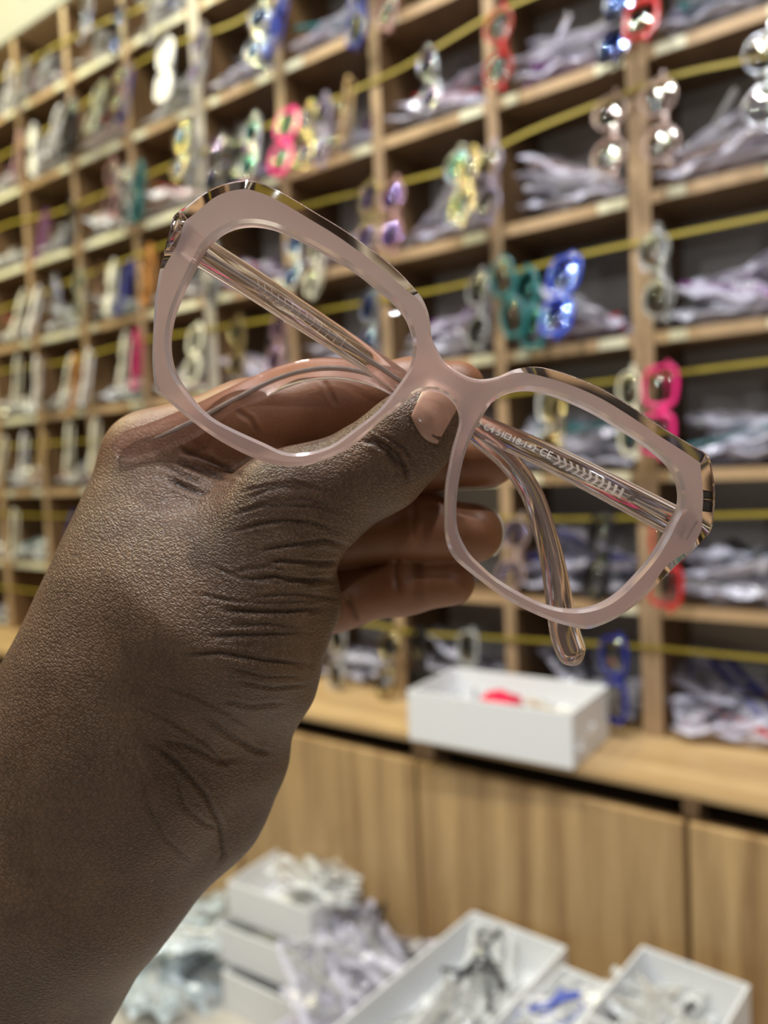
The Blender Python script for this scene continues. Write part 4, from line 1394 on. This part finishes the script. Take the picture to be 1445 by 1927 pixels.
# creases: grooves pressed into the skin along traced lines
view = HCAM - co
view /= np.linalg.norm(view, axis=1)[:, None]
facing = np.clip((no * view).sum(1) * 3, 0, 1)
dep = HCAM[2] - co[:, 2]
uv = (co[:, :2] - HCAM[:2]) / dep[:, None] * 200
disp = np.zeros(nv)
dark = np.zeros(nv)                                      # creases carry darker pigment
for pts, d_, w_ in HCREASE:
    P = (np.array(pts)[:, :2] - HCAM[:2])
    best = np.full(nv, 99.0)
    n_ = len(P)
    along = np.zeros(nv)
    for k in range(n_ - 1):
        a, b = P[k], P[k + 1]
        ab = b - a
        t = np.clip(((uv - a) @ ab) / (ab @ ab), 0, 1)
        dd = np.hypot(*(uv - a - t[:, None] * ab).T)
        m_ = dd < best
        best[m_] = dd[m_]
        along[m_] = ((k + t) / (n_ - 1))[m_]
    fade = np.clip(np.minimum(along, 1 - along) * 5 + .1, 0, 1)
    g = np.exp(-(best / w_) ** 2) - .35 * np.exp(-((best - 2.0 * w_) / (1.0 * w_)) ** 2)
    disp -= d_ * g * fade * facing
    dark = np.maximum(dark, np.exp(-(best / (w_ * .62)) ** 2) * fade * facing * min(1, d_ * 1.5))
co2 = (co + no * disp[:, None]) * MM
ca = hand_me.attributes.new('crease', 'FLOAT', 'POINT')
ca.data.foreach_set('value', np.clip(dark, 0, 1).astype(np.float32))
hand_me.vertices.foreach_set('co', co2.astype(np.float32).ravel())
hand_me.update()

def skin_mat():
    m, nt, p = new_mat('skin')
    N, L = nt.nodes, nt.links
    tc = N.new('ShaderNodeTexCoord')
    at = N.new('ShaderNodeAttribute'); at.attribute_name = 'tone'
    n1 = N.new('ShaderNodeTexNoise'); n1.inputs['Scale'].default_value = 70; n1.inputs['Detail'].default_value = 5
    c1 = N.new('ShaderNodeValToRGB')
    c1.color_ramp.elements[0].position = .3; c1.color_ramp.elements[0].color = (0.122, 0.062, 0.030, 1)
    c1.color_ramp.elements[1].position = .75; c1.color_ramp.elements[1].color = (0.212, 0.116, 0.060, 1)
    c2 = N.new('ShaderNodeMix'); c2.data_type = 'RGBA'
    c2.inputs['B'].default_value = (0.27, 0.100, 0.038, 1)
    L.new(tc.outputs['Object'], n1.inputs['Vector'])
    L.new(n1.outputs[0], c1.inputs[0])
    L.new(c1.outputs[0], c2.inputs['A'])
    ml = N.new('ShaderNodeMath'); ml.operation = 'MULTIPLY'; ml.inputs[1].default_value = .8
    L.new(at.outputs['Fac'], ml.inputs[0]); L.new(ml.outputs[0], c2.inputs['Factor'])
    # fine skin lines: two crossing sets of stretched cells, fading out on the finger pads
    nz = N.new('ShaderNodeTexNoise'); nz.inputs['Scale'].default_value = 120; nz.inputs['Detail'].default_value = 3
    L.new(tc.outputs['Object'], nz.inputs['Vector'])
    heights = []
    for ang, sc, ds in ((28, (520, 1400, 600), .0009), (-48, (620, 1250, 600), .0008)):
        mxv = N.new('ShaderNodeVectorMath'); mxv.operation = 'MULTIPLY_ADD'
        mxv.inputs[1].default_value = (ds,) * 3
        L.new(nz.outputs['Color'], mxv.inputs[0]); L.new(tc.outputs['Object'], mxv.inputs[2])
        mp0 = N.new('ShaderNodeMapping'); mp0.inputs['Rotation'].default_value = (0, 0, math.radians(ang))
        L.new(mxv.outputs[0], mp0.inputs[0])
        mp = N.new('ShaderNodeMapping'); mp.inputs['Scale'].default_value = sc
        L.new(mp0.outputs[0], mp.inputs[0])
        vo = N.new('ShaderNodeTexVoronoi'); vo.feature = 'DISTANCE_TO_EDGE'; vo.inputs['Scale'].default_value = 1.0
        L.new(mp.outputs[0], vo.inputs['Vector'])
        mr = N.new('ShaderNodeMapRange'); mr.interpolation_type = 'SMOOTHSTEP'; mr.inputs['From Max'].default_value = .26
        L.new(vo.outputs['Distance'], mr.inputs[0])
        heights.append(mr)
    hm_ = N.new('ShaderNodeMath'); hm_.operation = 'ADD'
    L.new(heights[0].outputs[0], hm_.inputs[0]); L.new(heights[1].outputs[0], hm_.inputs[1])
    hh = N.new('ShaderNodeMath'); hh.operation = 'MULTIPLY'; hh.inputs[1].default_value = .5
    L.new(hm_.outputs[0], hh.inputs[0])
    st = N.new('ShaderNodeMapRange')
    st.inputs['To Min'].default_value = .85; st.inputs['To Max'].default_value = .10
    L.new(at.outputs['Fac'], st.inputs[0])
    b1 = N.new('ShaderNodeBump'); b1.inputs['Distance'].default_value = .00021
    L.new(st.outputs[0], b1.inputs['Strength']); L.new(hh.outputs[0], b1.inputs['Height'])
    cf = N.new('ShaderNodeMath'); cf.operation = 'MULTIPLY'; cf.inputs[1].default_value = .5
    L.new(st.outputs[0], cf.inputs[0])
    c3 = N.new('ShaderNodeMix'); c3.data_type = 'RGBA'; c3.blend_type = 'MULTIPLY'
    L.new(cf.outputs[0], c3.inputs['Factor'])
    L.new(c2.outputs['Result'], c3.inputs['A']); L.new(hh.outputs[0], c3.inputs['B'])
    ck = N.new('ShaderNodeAttribute'); ck.attribute_name = 'crease'
    c4 = N.new('ShaderNodeMix'); c4.data_type = 'RGBA'; c4.blend_type = 'MULTIPLY'
    c4.inputs['B'].default_value = (0.34, 0.27, 0.24, 1)
    L.new(ck.outputs['Fac'], c4.inputs['Factor'])
    L.new(c3.outputs['Result'], c4.inputs['A'])
    L.new(c4.outputs['Result'], p.inputs['Base Color'])
    n3 = N.new('ShaderNodeTexNoise'); n3.inputs['Scale'].default_value = 1800; n3.inputs['Detail'].default_value = 2
    L.new(tc.outputs['Object'], n3.inputs['Vector'])
    b2 = N.new('ShaderNodeBump'); b2.inputs['Strength'].default_value = .2; b2.inputs['Distance'].default_value = .0001
    L.new(n3.outputs[0], b2.inputs['Height']); L.new(b1.outputs[0], b2.inputs['Normal'])
    L.new(b2.outputs[0], p.inputs['Normal'])
    p.inputs['Roughness'].default_value = .46
    p.inputs['Specular IOR Level'].default_value = .42
    p.inputs['Subsurface Weight'].default_value = .12
    p.inputs['Subsurface Radius'].default_value = (1.0, .35, .15)
    p.inputs['Subsurface Scale'].default_value = .003
    return m
HR = CAMROT
hand = bpy.data.objects.new('person', hand_me)
COL.objects.link(hand)
hand_me.materials.clear()
hand_me.materials.append(skin_mat())
hand.matrix_world = Matrix.Translation(HO) @ HR.to_4x4()
tag(hand, 'dark-skinned left hand and forearm reaching in from lower left, pinching pink eyeglasses', 'person')

# nails: thin curved plates laid on the fingertips
M['nail'] = simple('nail', (0.46, 0.27, 0.19), .20)
M['nail_edge'] = simple('nail_edge', (0.80, 0.74, 0.62), .25)
bv = BVHTree.FromPolygons([Vector(v) for v in co2], [tuple(p.vertices) for p in hand_me.polygons])
hc = Vector(HCAM) * MM
def nail_plate(base, tip, nu, nv_, lift, thick):
    b0, b1 = [Vector(q) * MM for q in base]
    t0, t1 = [Vector(q) * MM for q in tip]
    top, idx = [], {}
    for j in range(nv_):
        for i in range(nu):
            u, v = i / (nu - 1), j / (nv_ - 1)
            p = b0.lerp(b1, u).lerp(t0.lerp(t1, u), v)
            e = (2 * u - 1)
            p = p - (t0 - b0) * (.16 * (1 - e * e) * (1 - v)) + (t0 - b0) * .10 * (1 - e * e) * v
            d = (p - hc).normalized()
            hit = bv.ray_cast(hc, d)
            dist = hit[3] if hit[0] is not None else None
            top.append((p, d, dist, u, v))
    ds = [t[2] for t in top if t[2]]
    md = sorted(ds)[len(ds) // 2]
    vs = []
    for side in (0, 1):
        for (p, d, dist, u, v) in top:
            q = dist if dist and abs(dist - md) < .006 else md + .003
            e = 2 * u - 1
            vs.append(hc + d * (q - lift * MM * (1 - e * e * .9) * (.35 + .65 * v) + side * thick * MM))
    fs = []
    m = nu * nv_
    for j in range(nv_ - 1):
        for i in range(nu - 1):
            a = j * nu + i
            fs.append((a, a + 1, a + nu + 1, a + nu))
            fs.append((m + a, m + a + nu, m + a + nu + 1, m + a + 1))
    per = list(range(nu)) + [j * nu + nu - 1 for j in range(1, nv_)] + [(nv_ - 1) * nu + i for i in range(nu - 2, -1, -1)] + [j * nu for j in range(nv_ - 2, 0, -1)]
    for a, b in zip(per, per[1:] + per[:1]): fs.append((a, m + a, m + b, b))
    return mesh_from('thumb_nail', vs, fs, True)
link('thumb_nail', nail_plate(NAIL['base'], NAIL['tip'], 13, 13, .35, .5), M['nail'], hand)
# free edge of the ring-finger nail, seen edge-on at the fingertip
rp = [p for p in HPRIMS if p[0] == 'ring'][-1]
c_, r_ = Vector(rp[2][:3]), rp[2][3]
vs, fs = [], []
for i in range(15):
    a = math.radians(-48 + 96 * i / 14)
    for (ro, dz) in ((.86, -.8), (1.075, -1.4), (1.10, -2.4), (.86, -2.6)):
        vs.append((c_ + Vector((math.cos(a) * r_ * ro, math.sin(a) * r_ * ro, dz))) * MM)
    if i:
        b = 4 * i
        for q in range(4): fs.append((b - 4 + q, b - 4 + (q + 1) % 4, b + (q + 1) % 4, b + q))
fs += [(3, 2, 1, 0), (56, 57, 58, 59)]
link('ring_finger_nail', mesh_from('ring_finger_nail', vs, fs, True), M['nail_edge'], hand)
